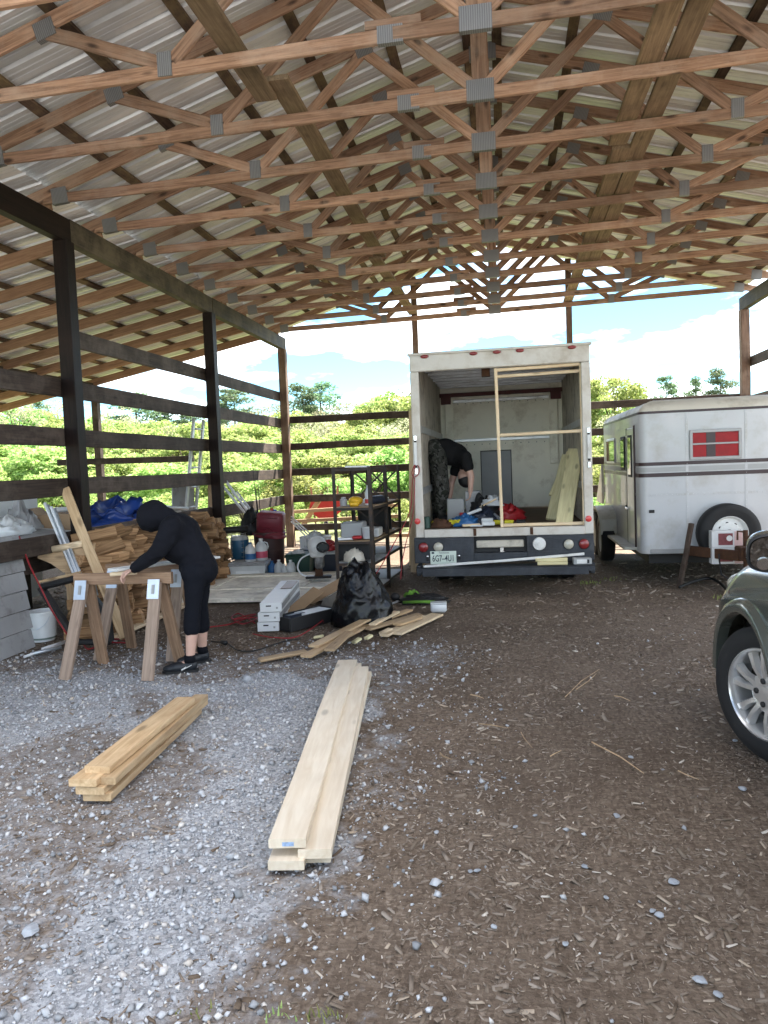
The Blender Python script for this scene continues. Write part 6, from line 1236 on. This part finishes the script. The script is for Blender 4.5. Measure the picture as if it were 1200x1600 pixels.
# ================================================================ THINGS ON THE TRUCK FLOOR
FZ = .757
def tz(u, v): p = pz(u, v, FZ); return p
heap('red_bag', .02, 9.75, FZ, .22, .15, .19, 'redp', 'crumpled red bag on the truck floor behind the stud frame', 'bag', 41, .45, 5, 26)
M['glove'] = plain('yellow_glove', (.62, .55, .03), .7, 0, .15, 10, .1)
for i, (cx, cy, lb) in enumerate(((-.66, 8.95, 'bright yellow work gloves heaped on the truck floor edge'), (-.86, 9.0, 'single yellow glove beside the green can on the truck floor'))):
    pr_ = [('ell', V((0, 0, .05)), (.05, .045, .035), I3)]
    for k in range(5 if i else 9): a = -.9+.45*k; pr_.append(('cap', V((0, 0, .05)), V((.1*math.cos(a), -.03+.09*math.sin(a)*.6, .08-.02*k*(k % 2))), .018, .013))
    o = blob('glove', pr_, .008, M['glove'], None, 3); o.location = (cx, cy, FZ); tag(o, lb, 'glove')
item('green_can', lambda m: m.lathe([(.001, 0), (.045, 0), (.045, .13), (.04, .14), (.001, .14)], 20, Matrix.Translation((-.95, 8.82, FZ))), 'greenp', 'green can standing at the left edge of the truck floor', 'can')
heap('dark_rag', -.78, 8.9, FZ, .13, .1, .1, 'rust', 'brown rag bundle on the truck floor behind the gloves', 'rag', 43, .5, 6, 20); heap('blue_cloth', -.50, 9.0, FZ, .17, .12, .13, 'bluep', 'blue cloth heap on the truck floor beside the gloves', 'cloth', 44, .5, 6, 24); heap('navy_cloth', -.30, 9.2, FZ, .2, .16, .2, 'navy', 'navy cloth heap on the truck floor behind the white boxes', 'cloth', 45, .5, 5, 26); heap('black_sack', -.28, 9.7, FZ, .24, .2, .28, 'black', 'black sack with pale scraps behind the navy cloth in the truck', 'sack', 46, .5, 5, 26); heap('pale_scrap', -.18, 9.62, FZ+.2, .14, .12, .12, 'milky', 'pale plastic scraps piled on the black sack', 'scraps', 47, .6, 6, 20)
for i, (c, d, rz, mt, lb) in enumerate((((-.22, 8.92, FZ+.03), (.15, .1, .05), .1, 'plasticw', 'lower small white box on the truck floor edge'), ((-.23, 8.93, FZ+.075), (.14, .1, .04), .0, 'milky', 'upper small grey-white box on the truck floor edge'), ((-.42, 8.86, FZ+.02), (.22, .05, .03), .35, 'pine', 'pale wood handle lying on the truck floor edge'), ((-.66, 9.75, FZ+.15), (.22, .18, .3), .1, 'greydoor', 'grey tool bucket under the bent person'), ((-.42, 9.85, FZ+.2), (.2, .18, .38), -.1, 'greyboard', 'tall grey box beside the bent person\'s hand'), ((-.56, 9.62, FZ+.06), (.08, .08, .12), 0, 'redp', 'small red tin on the truck floor by the grey boxes'), ((-.36, 8.84, FZ+.012), (.16, .03, .02), -.1, 'plasticw', 'thin white stick on the truck sill'))):
    tag(bx('truck_item', c, d, mt, None, .008, (0, 0, rz)), lb, lb.split()[-1] if False else ('box' if 'box' in lb else 'tin' if 'tin' in lb else 'bucket' if 'bucket' in lb else 'stick'))
for o_ in [q for q in C.objects if q.name.startswith('truck_item')]:
    o_.name = {'box': 'small_box', 'tin': 'small_tin', 'bucket': 'tool_bucket', 'stick': 'wood_stick'}[o_['category']]
for i, (a, b_, r_, mt) in enumerate((((-.52, 9.05, .12), (-.30, 9.0, .2), .018, 'plasticw'), ((-.25, 9.35, .2), (-.08, 9.1, .06), .02, 'galv'), ((-.38, 9.25, .18), (-.12, 9.3, .3), .012, 'pine'), ((-.02, 9.0, .03), (.08, 8.98, .03), .03, 'glove'), ((.12, 9.02, .03), (.22, 9.0, .03), .03, 'black'), ((-.15, 9.05, .03), (-.06, 9.02, .03), .03, 'glove'))):
    m = MB(); m.tube([V(a)+V((0, 0, FZ)), V(b_)+V((0, 0, FZ))], r_, 10); tag(m.build('hand_tool', M[mt], None, 40), ('white rod', 'bright metal bar', 'wooden handle', 'yellow tape roll', 'black tape roll', 'small yellow tool')[i]+' among the clutter on the truck floor', 'tool')
# ================================================================ GROUND ODDMENTS
rr = random.Random(8)
for i, (a, b_) in enumerate((((883, 1092), (937, 1048)), ((900, 1080), (932, 1055)), ((925, 1163), (1006, 1212)), ((749, 1134), (795, 1141)), ((814, 1147), (832, 1172)), ((860, 1185), (877, 1176)), ((960, 1090), (985, 1098)), ((688, 1180), (706, 1190)), ((1060, 1208), (1092, 1222)), ((735, 1088), (756, 1094)))):
    A, D = pz(*a), pz(*b_); m = MB(); mid = (A+D)/2+V((rr.uniform(-.02, .02), rr.uniform(-.02, .02), .0)); r_ = rr.uniform(.0025, .0048); m.tube([A+V((0, 0, .012)), mid+V((0, 0, .016)), D+V((0, 0, .012))], [r_, r_*.9, r_*.5], 6); tag(m.build('stick', M['scrap'], None), 'thin dry stick lying on the mulch', 'stick', 'sticks on the mulch')
M['pebble'] = plain('grey_stone', (.34, .36, .39), .75, 0, .3, 14, .2, 40)
for i, (u, v, s_) in enumerate(((48, 1453, .075), (90, 1245, .04), (746, 1360, .032), (735, 1361, .026), (1095, 1532, .045), (1122, 1554, .035), (884, 1475, .03), (914, 1354, .034), (947, 1402, .025), (1030, 1430, .04), (1052, 1378, .05), (964, 1275, .045), (805, 1292, .03), (682, 1300, .03), (772, 1448, .028), (1160, 1232, .05), (836, 1274, .026), (645, 1137, .03), (655, 942 + 100, .03), (986, 1183, .035), (1148, 1157, .035), (1020, 1423, .03))):
    p = pz(u, v); m = MB(); m.ell((0, 0, 0), (s_*.46, s_*.34, s_*.16), 7, 5); q = m.build('stone', M['pebble'], None, False, loc=(p.x, p.y, s_*.03), rot=(rr.uniform(-.2, .2), 0, rr.uniform(0, 3)));
    for vv in q.data.vertices: vv.co *= 1+.45*noise.noise(vv.co*70+V((i*5., 0, 0)))
    tag(q, 'small grey stone lying on the barn floor', 'stone', 'loose stones on the floor')
for i, (u, v, n_, h) in enumerate(((505, 1592, 22, .026), (440, 1590, 10, .02), (300, 1578, 9, .02), (925, 912, 40, .035), (955, 906, 20, .03), (1138, 935, 26, .05))):
    p = pz(u, v); m = MB()
    for k in range(n_):
        a = rr.uniform(0, 2*PI); q = V((p.x+rr.gauss(0, .025 if v > 1000 else .08), p.y+rr.gauss(0, .02 if v > 1000 else .08), 0)); d = V((math.cos(a), math.sin(a), 0)); s_ = d.cross(V((0, 0, 1)))*.003*(1 if v > 1000 else 2); hh = h*rr.uniform(.5, 1.2); m.add([q-s_, q+s_, q+d*hh*.3+V((0, 0, hh*.6))+s_*.7, q+d*hh*.3+V((0, 0, hh*.6))-s_*.7, q+d*hh*.7+V((0, 0, hh))], [(0, 1, 2, 3), (3, 2, 4)])
    tag(m.build('grass_tuft', M['leaf'], None), 'small tuft of green grass sprouting from the floor', 'grass', 'grass tufts', 'stuff')
cord('hose', [pz(1062, 920)+V((0, 0, .02)), pz(1085, 912)+V((0, 0, .03)), pz(1110, 908)+V((0, 0, .03)), pz(1130, 918)+V((0, 0, .02)), pz(1140, 935)+V((0, 0, .02))], .018, 'blackcord', 'black hose lying under the trailer tongue', 'hose')
